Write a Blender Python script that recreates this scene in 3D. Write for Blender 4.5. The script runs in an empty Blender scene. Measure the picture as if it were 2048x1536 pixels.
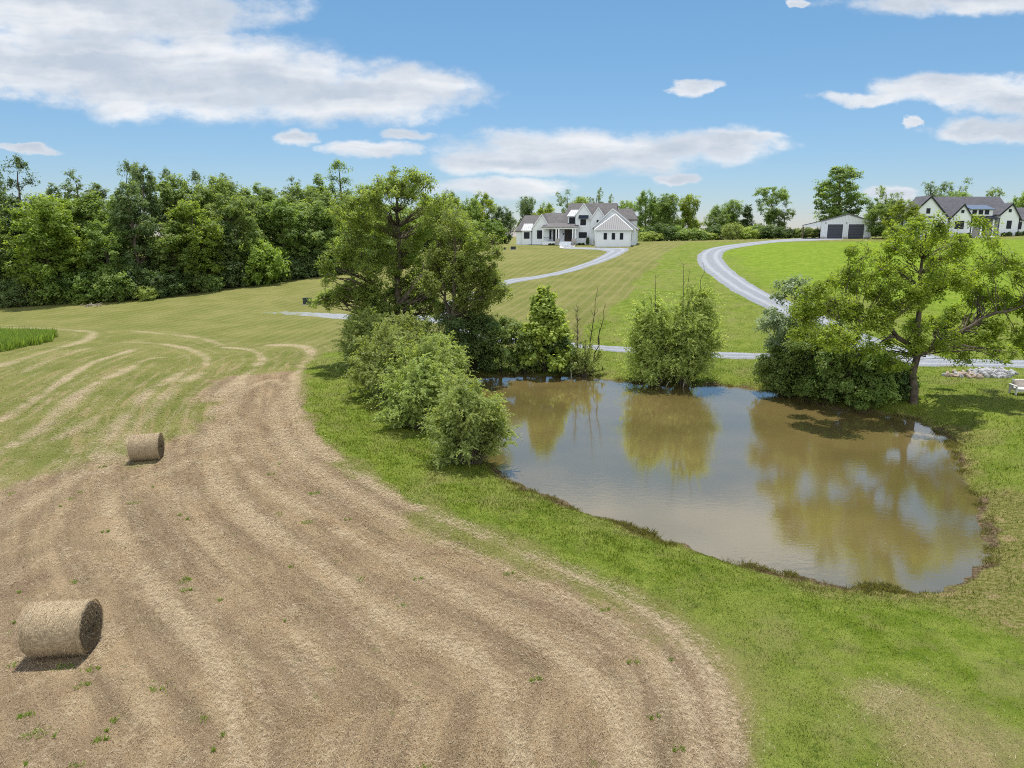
import bpy, math, random
import numpy as np
from mathutils import Vector

R = math.radians
S = bpy.context.scene
C = S.collection
rng = np.random.default_rng(7)

# ------------------------------------------------------------------ camera
FPX, CX, CY = 1400.0, 1024.0, 768.0        # focal length in pixels of the 2048 wide photograph
CAM_H, PITCH = 11.5, math.atan(306/1400.0)
cam_d = bpy.data.cameras.new('camera')
cam_d.sensor_width = 36.0
cam_d.lens = FPX/2048*36.0
cam_d.clip_start = 0.3
cam_d.clip_end = 6000
cam = bpy.data.objects.new('camera', cam_d)
C.objects.link(cam)
cam.location = (0, 0, CAM_H)
cam.rotation_euler = (R(90)-PITCH, 0, 0)
S.camera = cam

# ------------------------------------------------------------------ light
SUN_EL, SUN_AZ = R(72), R(3)          # azimuth measured from +Y towards +X: the sun stands beyond the scene
S.view_settings.view_transform = 'Standard'
S.view_settings.look = 'None'
S.view_settings.gamma = 1.0
S.view_settings.exposure = 0.52
S.cycles.max_bounces = 6
S.cycles.diffuse_bounces = 3
S.cycles.glossy_bounces = 3
S.cycles.transmission_bounces = 4
S.cycles.transparent_max_bounces = 6
S.cycles.use_denoising = False
S.cycles.pixel_filter_type = 'BLACKMAN_HARRIS'
S.cycles.filter_width = 1.05
S.cycles.sample_clamp_indirect = 4
sd = bpy.data.lights.new('sun', 'SUN')
sd.energy = 3.9
sd.angle = R(0.53)
sd.color = (1.0, 0.955, 0.88)
sun = bpy.data.objects.new('sun', sd)
C.objects.link(sun)
sv = Vector((math.sin(SUN_AZ)*math.cos(SUN_EL), math.cos(SUN_AZ)*math.cos(SUN_EL), math.sin(SUN_EL)))
sun.rotation_euler = sv.to_track_quat('Z', 'Y').to_euler()
sun.location = (0, 0, 60)

# ------------------------------------------------------------------ node helper
class NT:
    def __init__(s, tree):
        s.t = tree; s.n = tree.nodes; s.l = tree.links
    def new(s, typ, **kw):
        n = s.n.new(typ)
        for k, v in kw.items(): setattr(n, k, v)
        return n
    def put(s, sock, v):
        if isinstance(v, bpy.types.NodeSocket): s.l.new(v, sock)
        elif v is not None: sock.default_value = v
    def m(s, op, a, b=None, c=None, clamp=False):
        n = s.new('ShaderNodeMath', operation=op, use_clamp=clamp)
        s.put(n.inputs[0], a)
        if b is not None: s.put(n.inputs[1], b)
        if c is not None: s.put(n.inputs[2], c)
        return n.outputs[0]
    def vm(s, op, a, b=None):
        n = s.new('ShaderNodeVectorMath', operation=op)
        s.put(n.inputs[0], a)
        if b is not None: s.put(n.inputs[1], b)
        return n.outputs['Value'] if op in ('DOT_PRODUCT', 'LENGTH') else n.outputs[0]
    def comb(s, x, y, z):
        n = s.new('ShaderNodeCombineXYZ')
        s.put(n.inputs[0], x); s.put(n.inputs[1], y); s.put(n.inputs[2], z)
        return n.outputs[0]
    def noise(s, vec, scale, detail=3, rough=0.55, dist=0.0):
        n = s.new('ShaderNodeTexNoise')
        s.put(n.inputs['Vector'], vec)
        n.inputs['Scale'].default_value = scale
        n.inputs['Detail'].default_value = detail
        n.inputs['Roughness'].default_value = rough
        n.inputs['Distortion'].default_value = dist
        return n.outputs[0]
    def mix(s, f, a, b):
        n = s.new('ShaderNodeMix', data_type='RGBA')
        s.put(n.inputs[0], f)
        for i, v in ((6, a), (7, b)):
            if isinstance(v, tuple): n.inputs[i].default_value = (v[0], v[1], v[2], 1)
            else: s.l.new(v, n.inputs[i])
        return n.outputs[2]
    def mul(s, a, b):
        n = s.new('ShaderNodeMix', data_type='RGBA', blend_type='MULTIPLY')
        n.inputs[0].default_value = 1
        for i, v in ((6, a), (7, b)):
            if isinstance(v, tuple): n.inputs[i].default_value = (v[0], v[1], v[2], 1)
            else: s.l.new(v, n.inputs[i])
        return n.outputs[2]
    def ss(s, v, lo, hi, a=0.0, b=1.0, kind='SMOOTHSTEP'):
        n = s.new('ShaderNodeMapRange', interpolation_type=kind)
        s.put(n.inputs[0], v)
        n.inputs[1].default_value = lo; n.inputs[2].default_value = hi
        n.inputs[3].default_value = a; n.inputs[4].default_value = b
        return n.outputs[0]
    def attr(s, name):
        return s.new('ShaderNodeAttribute', attribute_name=name).outputs['Fac']
    def obj(s):
        return s.new('ShaderNodeTexCoord').outputs['Object']
    def pos(s):
        return s.new('ShaderNodeNewGeometry').outputs['Position']

# ------------------------------------------------------------------ sky with clouds (all in world directions)
def pix_dir(px, py):
    u, v = (px-CX)/FPX, (CY-py)/FPX
    return np.array([u, math.cos(PITCH)+v*math.sin(PITCH), -math.sin(PITCH)+v*math.cos(PITCH)])
def tanpos(px, py):
    d = pix_dir(px, py)
    return d[0]/d[1], d[2]/d[1]

world = bpy.data.worlds.new("World")
S.world = world
world.use_nodes = True
w = NT(world.node_tree)
for n in list(w.n): w.n.remove(n)
out = w.new('ShaderNodeOutputWorld')
bg = w.new('ShaderNodeBackground')
w.l.new(bg.outputs[0], out.inputs[0])
sky = w.new('ShaderNodeTexSky', sky_type='NISHITA')
sky.sun_disc = False
sky.sun_elevation = SUN_EL
sky.sun_rotation = SUN_AZ
sky.altitude = 200
sky.air_density = 1.0
sky.dust_density = 0.0
sky.ozone_density = 2.2
D = w.new('ShaderNodeTexCoord').outputs['Generated']
sep = w.new('ShaderNodeSeparateXYZ'); w.l.new(D, sep.inputs[0])
ymax = w.m('MAXIMUM', sep.outputs[1], 0.06)
A = w.m('DIVIDE', sep.outputs[0], ymax)
B = w.m('DIVIDE', sep.outputs[2], ymax)
P0 = w.comb(A, B, 0.0)
# warp so that outlines billow
wn = w.new('ShaderNodeTexNoise'); wn.inputs['Scale'].default_value = 9.0; wn.inputs['Detail'].default_value = 5
wn.inputs['Roughness'].default_value = 0.6
w.l.new(w.vm('MULTIPLY', P0, (1.0, 1.7, 1.0)), wn.inputs['Vector'])
off = w.vm('MULTIPLY', w.vm('SUBTRACT', wn.outputs['Color'], (0.5, 0.5, 0.5)), (0.15, 0.042, 0.0))
P = w.vm('ADD', P0, off)
CL = [ # px, py, rx, ry  of the cloud bodies
 (180, 20, 430, 90), (150, 120, 560, 95), (420, 165, 480, 85), (720, 190, 300, 68), (820, 175, 170, 55),
 (1190, 305, 370, 56), (1030, 325, 220, 40), (1400, 290, 200, 40), (1010, 378, 170, 24), (1480, 278, 120, 14),
 (1890, 178, 190, 34), (1740, 195, 140, 18), (2050, 190, 190, 48), (1990, 255, 150, 34), (1822, 240, 26, 15),
 (1385, 176, 42, 20), (605, 275, 60, 24), (752, 300, 95, 24), (806, 266, 62, 17), (1355, 356, 60, 15),
 (1250, -300, 900, 170), (1900, 0, 260, 40), (1790, 392, 70, 20), (60, 298, 70, 10), (1620, 5, 30, 9), (-250, 150, 300, 110), (2300, 220, 250, 60)]
f = None
hgt = None
for px, py, rx, ry in CL:
    a, b = tanpos(px, py)
    a2 = tanpos(px+rx, py)[0]; b2 = tanpos(px, py-ry)[1]
    q = w.vm('MULTIPLY', w.vm('SUBTRACT', P, (a, b, 0)), (1/(a2-a), 1/(b2-b), 0))
    e = w.m('SUBTRACT', 1.0, w.vm('DOT_PRODUCT', q, q))
    f = e if f is None else w.m('SMOOTH_MAX', f, e, 0.12)
n_edge = w.noise(w.vm('MULTIPLY', P0, (1.0, 1.8, 1.0)), 16.0, 7, 0.62)
n_wisp = w.noise(w.vm('MULTIPLY', P0, (1.0, 2.6, 1.0)), 5.0, 5, 0.6)
dens = w.m('ADD', f, w.m('MULTIPLY', w.m('SUBTRACT', n_edge, 0.5), 1.5))
dens = w.m('ADD', dens, w.m('MULTIPLY', w.m('SUBTRACT', n_wisp, 0.5), 0.7))
cmask = w.m('POWER', w.ss(dens, -0.10, 0.80), 1.25)
# shade: long flat bands, bright billows at the upper rims
bandv = w.vm('ADD', w.vm('MULTIPLY', P0, (1.0, 7.5, 1.0)), w.vm('MULTIPLY', off, (1.2, 6.0, 0)))
n_band = w.noise(bandv, 3.2, 4, 0.5)
n_pf = w.noise(w.vm('MULTIPLY', P0, (1, 2.0, 1)), 22.0, 5, 0.6)
edge = w.ss(dens, 0.3, 1.3, 1.0, 0.0)
br = w.m('ADD', w.m('MULTIPLY', w.ss(n_band, 0.40, 0.66), 0.66), w.m('MULTIPLY', edge, 0.42))
br = w.m('ADD', br, w.m('MULTIPLY', w.m('SUBTRACT', n_pf, 0.5), 0.55), clamp=True)
CLOUD_K = 1.0
ccol = w.mix(br, (0.38*CLOUD_K, 0.43*CLOUD_K, 0.50*CLOUD_K), (0.67*CLOUD_K, 0.675*CLOUD_K, 0.685*CLOUD_K))
SKY_K = 0.105
elv = w.ss(w.m('DIVIDE', sep.outputs[2], w.m('MAXIMUM', w.vm('LENGTH', D), .01)), 0.0, 0.42, 0.0, 1.0, 'LINEAR')
hs = w.new('ShaderNodeHueSaturation'); hs.inputs['Saturation'].default_value = 1.0
w.l.new(sky.outputs[0], hs.inputs['Color'])
skyc = w.mul(w.mul(hs.outputs[0], (SKY_K, SKY_K, SKY_K)), w.mix(w.m('POWER', elv, .6), (.475, .49, .665), (.57, .79, .79)))
# added fill light: unseen bright broken cloud over the half sky behind the viewpoint
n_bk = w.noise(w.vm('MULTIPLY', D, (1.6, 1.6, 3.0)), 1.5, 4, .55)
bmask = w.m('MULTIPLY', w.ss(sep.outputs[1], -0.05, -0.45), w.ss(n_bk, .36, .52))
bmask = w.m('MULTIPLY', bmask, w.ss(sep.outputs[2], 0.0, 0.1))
final = w.mix(w.m('MULTIPLY', cmask, 0.95), skyc, ccol)
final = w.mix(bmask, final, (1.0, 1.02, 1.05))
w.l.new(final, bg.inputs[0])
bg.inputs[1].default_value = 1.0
world.cycles.sampling_method = 'MANUAL'
world.cycles.sample_map_resolution = 512

# ------------------------------------------------------------------ mesh and object helpers
def mesh_np(name, verts, faces, mats=(), smooth=False, attrs=None):
    """verts (n,3), faces (m,k) all the same size"""
    verts = np.ascontiguousarray(verts, dtype=np.float32); faces = np.ascontiguousarray(faces, dtype=np.int32)
    me = bpy.data.meshes.new(name)
    me.vertices.add(len(verts)); me.vertices.foreach_set('co', verts.ravel())
    k = faces.shape[1]
    me.loops.add(faces.size); me.loops.foreach_set('vertex_index', faces.ravel())
    me.polygons.add(len(faces))
    me.polygons.foreach_set('loop_start', np.arange(0, faces.size, k, dtype=np.int32))
    me.polygons.foreach_set('loop_total', np.full(len(faces), k, dtype=np.int32))
    if smooth: me.polygons.foreach_set('use_smooth', np.ones(len(faces), dtype=bool))
    for an, av in (attrs or {}).items():
        at = me.attributes.new(an, 'FLOAT', 'POINT')
        at.data.foreach_set('value', np.ascontiguousarray(av, dtype=np.float32))
    me.update(calc_edges=True)
    for mt in mats: me.materials.append(mt)
    return me
def link(name, me, parent=None, loc=(0, 0, 0), rotz=0.0):
    o = bpy.data.objects.new(name, me); C.objects.link(o)
    o.location = loc; o.rotation_euler = (0, 0, rotz)
    if parent: o.parent = parent
    return o
def tag(o, label=None, cat=None, group=None, kind=None):
    if label: o['label'] = label
    if cat: o['category'] = cat
    if group: o['group'] = group
    if kind: o['kind'] = kind
    return o
def thing(name, label, cat, loc=(0, 0, 0), rotz=0.0, group=None):
    o = link(name, None, None, loc, rotz)
    o.empty_display_size = 0.3
    return tag(o, label, cat, group)
def mat(name):
    m = bpy.data.materials.new(name); m.use_nodes = True
    t = NT(m.node_tree)
    for n in list(t.n): t.n.remove(n)
    o = t.new('ShaderNodeOutputMaterial')
    return m, t, o
def bsdf(t, o, col, rough=0.8, spec=0.3, metal=0.0, bump=None, bstr=0.3, bdist=0.02):
    b = t.new('ShaderNodeBsdfPrincipled')
    if isinstance(col, tuple): b.inputs['Base Color'].default_value = (*col, 1)
    else: t.l.new(col, b.inputs['Base Color'])
    t.put(b.inputs['Roughness'], rough)
    b.inputs['Specular IOR Level'].default_value = spec
    b.inputs['Metallic'].default_value = metal
    if bump is not None:
        bn = t.new('ShaderNodeBump'); bn.inputs['Strength'].default_value = bstr; bn.inputs['Distance'].default_value = bdist
        t.l.new(bump, bn.inputs['Height']); t.l.new(bn.outputs[0], b.inputs['Normal'])
    t.l.new(b.outputs[0], o.inputs[0])
    return b

class MB:
    """collects polygons of any size for one mesh"""
    def __init__(s): s.v = []; s.f = []
    def add(s, vs, fs):
        k = len(s.v); s.v += [tuple(map(float, p)) for p in vs]; s.f += [[k+i for i in f] for f in fs]; return s
    def box(s, x0, x1, y0, y1, z0, z1):
        return s.add([(x0,y0,z0),(x1,y0,z0),(x1,y1,z0),(x0,y1,z0),(x0,y0,z1),(x1,y0,z1),(x1,y1,z1),(x0,y1,z1)],
                     [(0,3,2,1),(4,5,6,7),(0,1,5,4),(1,2,6,5),(2,3,7,6),(3,0,4,7)])
    def prism(s, pts, y0, y1):
        """pts: (x,z) outline anticlockwise seen from -y, extruded y0..y1"""
        n = len(pts)
        vs = [(x, y0, z) for x, z in pts]+[(x, y1, z) for x, z in pts]
        fs = [tuple(range(n)), tuple(range(2*n-1, n-1, -1))]+[(i, n+i, n+(i+1) % n, (i+1) % n) for i in range(n)]
        return s.add(vs, fs)
    def slab(s, a, b, c, d, t=0.18):
        """quad a b c d thickened downwards by t"""
        q = [a, b, c, d]; lo = [(x, y, z-t) for x, y, z in q]
        return s.add(q+lo, [(0,1,2,3),(7,6,5,4)]+[(i, 4+i, 4+(i+1) % 4, (i+1) % 4) for i in range(4)])
    def tri(s, a, b, c, t=0.18):
        q = [a, b, c]; lo = [(x, y, z-t) for x, y, z in q]
        return s.add(q+lo, [(0,1,2),(5,4,3)]+[(i, 3+i, 3+(i+1) % 3, (i+1) % 3) for i in range(3)])
    def cyl(s, x, y, z0, z1, r, r2=None, n=10):
        r2 = r if r2 is None else r2
        vs = [(x+r*math.cos(2*math.pi*i/n), y+r*math.sin(2*math.pi*i/n), z0) for i in range(n)]
        vs += [(x+r2*math.cos(2*math.pi*i/n), y+r2*math.sin(2*math.pi*i/n), z1) for i in range(n)]
        return s.add(vs, [tuple(range(n-1, -1, -1)), tuple(range(n, 2*n))]+[(i, (i+1) % n, n+(i+1) % n, n+i) for i in range(n)])
    def build(s, name, m, parent=None, smooth=False):
        me = bpy.data.meshes.new(name); me.from_pydata(s.v, [], s.f)
        import bmesh
        bm = bmesh.new(); bm.from_mesh(me); bmesh.ops.recalc_face_normals(bm, faces=bm.faces); bm.to_mesh(me); bm.free()
        if smooth:
            for p in me.polygons: p.use_smooth = True
        if m: me.materials.append(m)
        return link(name, me, parent)

# numpy value noise
_perm = np.random.default_rng(3).random((256, 256)).astype(np.float32)
def vnoise(x, y):
    xi = np.floor(x).astype(int); yi = np.floor(y).astype(int)
    fx = x-xi; fy = y-yi; fx = fx*fx*(3-2*fx); fy = fy*fy*(3-2*fy)
    g = lambda a, b: _perm[a & 255, b & 255]
    return (g(xi, yi)*(1-fx)+g(xi+1, yi)*fx)*(1-fy)+(g(xi, yi+1)*(1-fx)+g(xi+1, yi+1)*fx)*fy
def fbm(x, y, o=4):
    r = 0; a = 0.5; n = 0
    for i in range(o):
        r = r+a*vnoise(x+17.3*i, y+9.1*i); n += a; x = x*2.03; y = y*2.03; a *= 0.5
    return r/n
def sst(x, lo, hi):
    t = np.clip((x-lo)/(hi-lo), 0, 1); return t*t*(3-2*t)

# ------------------------------------------------------------------ terrain
def at_depth(px, py, Y):
    d = pix_dir(px, py); t = Y/d[1]
    return np.array([0, 0, CAM_H])+d*t
ctl = []
for p in [(1250,702,63),(1250,640,72),(1250,600,82),(1250,550,98),(1250,520,115),(1250,500,137),(1250,486,160),
          (1030,490,158),(1020,510,138),(1010,560,108),(1000,600,88),(1020,650,72),
          (0,612,104),(150,603,106),(300,597,107),(450,575,120),(600,556,134),(800,520,150),(900,500,158),
          (640,610,100),(600,630,92),(700,633,86),(880,640,76),(0,665,79),(300,665,79),(640,700,68),(150,640,90),
          (1500,712,61),(1500,600,76),(1500,550,92),(1500,505,122),(1500,485,150),(1400,520,112),(1420,500,130),
          (1740,476,155),(1620,478,156),(1680,500,122),(1750,550,95),(1750,640,70),(1900,715,58),
          (2048,470,142),(2048,500,116),(2048,550,93),(2048,600,77),(2048,660,66),(2048,728,57),(1880,475,146)]:
    ctl.append(at_depth(*p))
for X in (-60, -40, -20, 0, 20, 40, 60):
    for Y in (-30, 0, 15, 30, 42):
        ctl.append((X, Y, 0.55 if X < 12 else 0.75))
for X, Y, z in [(-70,65,.4),(-45,62,.5),(-22,58,.5),(12,58,.7),(35,50,.9),(-110,110,-1),(-120,160,-1),(-60,160,1),(-20,200,6.5),
                (20,200,8.2),(60,195,9.0),(100,200,9.6),(150,150,10.5),(150,100,6.5),(120,60,2.0),(90,40,1.2),(-140,40,-.5),(-140,0,-.5),
                (-120,230,-2),(-50,260,1),(20,260,5),(90,260,6),(170,240,7),(0,380,-6),(150,380,-4),(-150,380,-8),(230,180,9),(230,60,3)]:
    ctl.append((X, Y, z))
ctl = np.array(ctl, dtype=float)
_c = 9.0
def _ker(a, b): return np.sqrt(((a[:, None, :]-b[None, :, :])**2).sum(-1)+_c*_c)
_P = ctl[:, :2]
_K = np.block([[_ker(_P, _P)-0.6*np.eye(len(_P)), np.ones((len(_P), 1)), _P], [np.ones((1, len(_P))), np.zeros((1, 3))], [_P.T, np.zeros((2, 3))]])
_w = np.linalg.solve(_K, np.concatenate([ctl[:, 2], np.zeros(3)]))
def base_h(xy):
    o = np.empty(len(xy))
    for i in range(0, len(xy), 40000):
        q = xy[i:i+40000]
        o[i:i+40000] = _ker(q, _P)@_w[:-3]+_w[-3]+q@_w[-2:]
    far = sst(np.hypot(xy[:, 0], xy[:, 1]-60), 240, 420)
    return o*(1-far)+far*(-14+10*(fbm(xy[:, 0]/400, xy[:, 1]/400, 2)-0.5))
def seg_dist(xy, poly, closed=False):
    """distance, and arc length of the nearest point"""
    poly = np.asarray(poly, dtype=float)[:, :2]
    n = len(poly); best = np.full(len(xy), 1e9); arc = np.zeros(len(xy)); acc = 0.0
    for i in range(n if closed else n-1):
        a = poly[i]; b = poly[(i+1) % n]; ab = b-a; L = math.hypot(*ab)+1e-9
        t = np.clip(((xy-a)@ab)/(L*L), 0, 1)
        dd = np.hypot(xy[:, 0]-a[0]-t*ab[0], xy[:, 1]-a[1]-t*ab[1])
        m = dd < best; best[m] = dd[m]; arc[m] = acc+t[m]*L; acc += L
    return best, arc
def inside(xy, poly):
    poly = np.asarray(poly)[:, :2]; r = np.zeros(len(xy), bool); n = len(poly)
    for i in range(n):
        x1, y1 = poly[i]; x2, y2 = poly[(i+1) % n]
        c = ((y1 > xy[:, 1]) != (y2 > xy[:, 1]))
        if y1 != y2: r ^= c & (xy[:, 0] < (x2-x1)*(xy[:, 1]-y1)/(y2-y1)+x1)
    return r
def sdf(xy, poly):
    """positive inside"""
    d, _ = seg_dist(xy, poly, True)
    return np.where(inside(xy, poly), d, -d)
def smooth_closed(p, n=6):
    p = np.asarray(p); o = []
    N = len(p)
    for i in range(N):
        p0, p1, p2, p3 = p[i-1], p[i], p[(i+1) % N], p[(i+2) % N]
        for k in range(n):
            t = k/n
            o.append(0.5*((2*p1)+(-p0+p2)*t+(2*p0-5*p1+4*p2-p3)*t*t+(-p0+3*p1-3*p2+p3)*t**3))
    return np.array(o)
def smooth_open(p, n=6):
    p = np.asarray(p, dtype=float); o = []
    N = len(p)
    for i in range(N-1):
        p0, p1, p2, p3 = p[max(i-1, 0)], p[i], p[i+1], p[min(i+2, N-1)]
        for k in range(n):
            t = k/n
            o.append(0.5*((2*p1)+(-p0+p2)*t+(2*p0-5*p1+4*p2-p3)*t*t+(-p0+3*p1-3*p2+p3)*t**3))
    o.append(p[-1])
    return np.array(o)
def on_z(px, py, z=0.0):
    d = pix_dir(px, py); t = (z-CAM_H)/d[2]
    return np.array([d[0]*t, d[1]*t])
POND = smooth_closed([on_z(*p) for p in [(905,768),(930,757),(1010,752),(1120,752),(1200,757),(1290,768),(1360,772),(1440,771),
    (1505,778),(1560,788),(1620,806),(1690,822),(1760,828),(1830,842),(1880,868),(1908,910),(1925,960),(1952,1010),(1972,1060),
    (1968,1100),(1950,1145),(1905,1168),(1850,1180),(1780,1180),(1700,1172),(1600,1156),(1500,1134),(1400,1106),(1300,1071),
    (1200,1034),(1100,998),(1030,968),(985,930),(935,890),(890,850),(868,810),(880,780)]], 4)
def height(xy):
    xy = np.atleast_2d(np.asarray(xy, dtype=float))
    b = base_h(xy)
    near = (np.abs(xy[:, 0]-12) < 50) & (xy[:, 1] > 5) & (xy[:, 1] < 80)
    d = np.full(len(xy), -99.0)
    d[near] = sdf(xy[near], POND)+(fbm(xy[near, 0]/1.1, xy[near, 1]/1.1, 3)-.5)*.85
    o = -d
    und = (fbm(xy[:, 0]/9, xy[:, 1]/9, 3)-0.5)*0.30+(fbm(xy[:, 0]/1.3+40, xy[:, 1]/1.3, 3)-0.5)*0.05
    und = und*sst(-np.hypot(xy[:, 0], xy[:, 1]), -160, -60)
    ramp = sst(o, -0.2, 4.5)
    z = (b+und)*ramp+(1-ramp)*np.where(o > 0, 0.16*o, 0)+(1-ramp)*(fbm(xy[:, 0]/0.5, xy[:, 1]/0.5, 2)-0.5)*0.09*sst(o, -1, 0)
    return np.where(o > 0, z, np.maximum(0.28*o, -1.3)+(fbm(xy[:, 0]/0.5, xy[:, 1]/0.5, 2)-0.5)*0.09*sst(o, -1, 0))
def gp(px, py, ymin=3.0, ymax=400.0):
    """ground point seen at a photograph pixel"""
    d = pix_dir(px, py)
    Y = np.geomspace(ymin, ymax, 900); t = Y/d[1]
    q = np.stack([d[0]*t, Y], 1); z = CAM_H+d[2]*t; h = height(q)
    k = np.argmax(z < h)
    if not (z < h).any(): k = len(Y)-1
    k = max(k, 1)
    a = z[k-1]-h[k-1]; b = z[k]-h[k]; s = a/(a-b) if a != b else 0
    p = q[k-1]+(q[k]-q[k-1])*s
    return np.array([p[0], p[1], height(p[None])[0]])
def gps(pts): return np.array([gp(*p) for p in pts])
def hz(x, y): return float(height([[x, y]])[0])
# ------------------------------------------------------------------ ground regions
bA_px = [(640,700),(607,730),(610,790),(640,850),(680,900),(740,950),(800,985),(870,1020),(950,1062),(1050,1100),(1150,1142),
         (1250,1182),(1350,1232),(1420,1285),(1468,1350),(1500,1420),(1525,1536)]
bA = smooth_open(gps(bA_px)[:, :2], 4)
tail = [(6.0, 9.0), (8.0, -30)]
topleft = gps([(640,700),(560,683),(400,668),(200,653),(0,648)])[:, :2]
BROWN = np.vstack([bA, tail, [(-140, -30)], gps([(0,985),(60,955),(140,930),(215,900),(300,905),(352,880),(395,800),(440,755),(520,745),(575,735),(618,712)])[:, :2]])
LUSH = np.vstack([bA, tail, [(160, -30), (200, 120)], gps([(2048,474),(1900,478),(1700,482),(1480,484),(1375,484),(1338,500),(1292,545),(1225,612),(1180,655),(1150,692),(1120,700)])[:, :2], gps([(700,700)])[:, :2]])
HAYF = np.vstack([bA, tail, [(-140, -30), (-140, 78)], topleft[::-1]])
PATCH = smooth_closed(gps([(1690,1385),(1790,1345),(1880,1368),(1990,1440),(2100,1480),(2100,1640),(1780,1640),(1750,1480)])[:, :2], 4)
STRAWP = smooth_closed(gps([(1715,1400),(1780,1352),(1850,1362),(1880,1378),(1830,1392),(1790,1420),(1740,1430)])[:, :2], 4)
YEL = np.vstack([gps([(1440,505),(1510,485),(1700,484),(2048,478)])[:, :2], [(200, 140), (150, 55)], gps([(1900,640),(1750,600),(1530,575),(1470,540)])[:, :2]])
WEEDY = smooth_closed(gps([(1840,845),(1930,862),(1985,920),(2035,1000),(2085,1090),(2120,1200),(2080,1300),(1960,1255),(1860,1215),(1700,1200),(1560,1165),(1700,1150),(1900,1120),(1960,1080),(1940,990),(1900,900)])[:, :2], 3)
TR_px = [
 ([(0,842),(45,814),(100,780),(150,745),(200,720),(265,700)], .35, .9),
 ([(0,905),(60,868),(110,832),(150,795),(200,762),(240,745),(290,720),(322,715)], .5, .85),
 ([(190,915),(215,880),(240,848),(290,790),(330,765),(372,738)], .45, .8),
 ([(250,893),(275,850),(300,826),(350,775),(400,745)], .5, .65),
 ([(250,684),(330,689),(380,699),(410,714),(412,730)], .4, .8),
 ([(0,655),(80,657),(150,661),(186,666),(165,683),(100,700),(0,732)], .55, .7),
 ([(250,661),(330,668),(400,676),(440,690)], .45, .6),
 ([(0,765),(60,738),(120,712),(200,690)], .4, .5),
 ([(450,695),(500,700),(522,715),(510,735),(470,765),(440,790),(425,830),(430,870)], .45, .8),
 ([(540,690),(600,692),(626,706),(600,740),(583,790),(597,845),(650,905),(750,972),(900,1045),(1040,1105),(1180,1165),(1330,1250),(1420,1350),(1470,1500)], .5, .85),
 ([(430,870),(425,920),(450,975),(520,1045),(620,1110),(700,1175),(770,1235),(860,1275),(950,1320),(1010,1400),(1040,1536)], .65, 1.0),
 ([(235,895),(215,930),(212,985),(225,1040),(270,1115),(320,1190),(390,1270),(450,1360),(480,1536)], .55, .9),
 ([(478,765),(452,820),(450,880),(500,945),(620,1030),(760,1105),(900,1175),(1040,1255),(1170,1350),(1240,1450),(1270,1536)], .55, .85),
 ([(560,800),(555,850),(610,925),(740,1010),(900,1090),(1060,1160),(1210,1235),(1330,1330),(1390,1450),(1400,1536)], .5, .7),
 ([(255,965),(330,945),(400,912),(480,890),(540,880)], .5, .7),
 ([(0,1052),(60,1010),(120,975),(170,945),(215,925)], .55, .6),
 ([(0,960),(40,925),(90,890),(140,865),(200,830)], .45, .55),
 ([(0,1170),(90,1120),(170,1110),(240,1150)], .6, .45),
 ([(330,960),(370,1030),(430,1100),(520,1180),(600,1270),(660,1370),(690,1536)], .5, .5),
 ([(60,1536),(110,1480),(150,1400)], .5, .5),
 ([(520,880),(480,850),(470,815),(490,780),(540,760),(570,770),(560,820)], .4, .65),
]
TRACKS = [(smooth_open(gps(p)[:, :2], 4), wd, st) for p, wd, st in TR_px]

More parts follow.
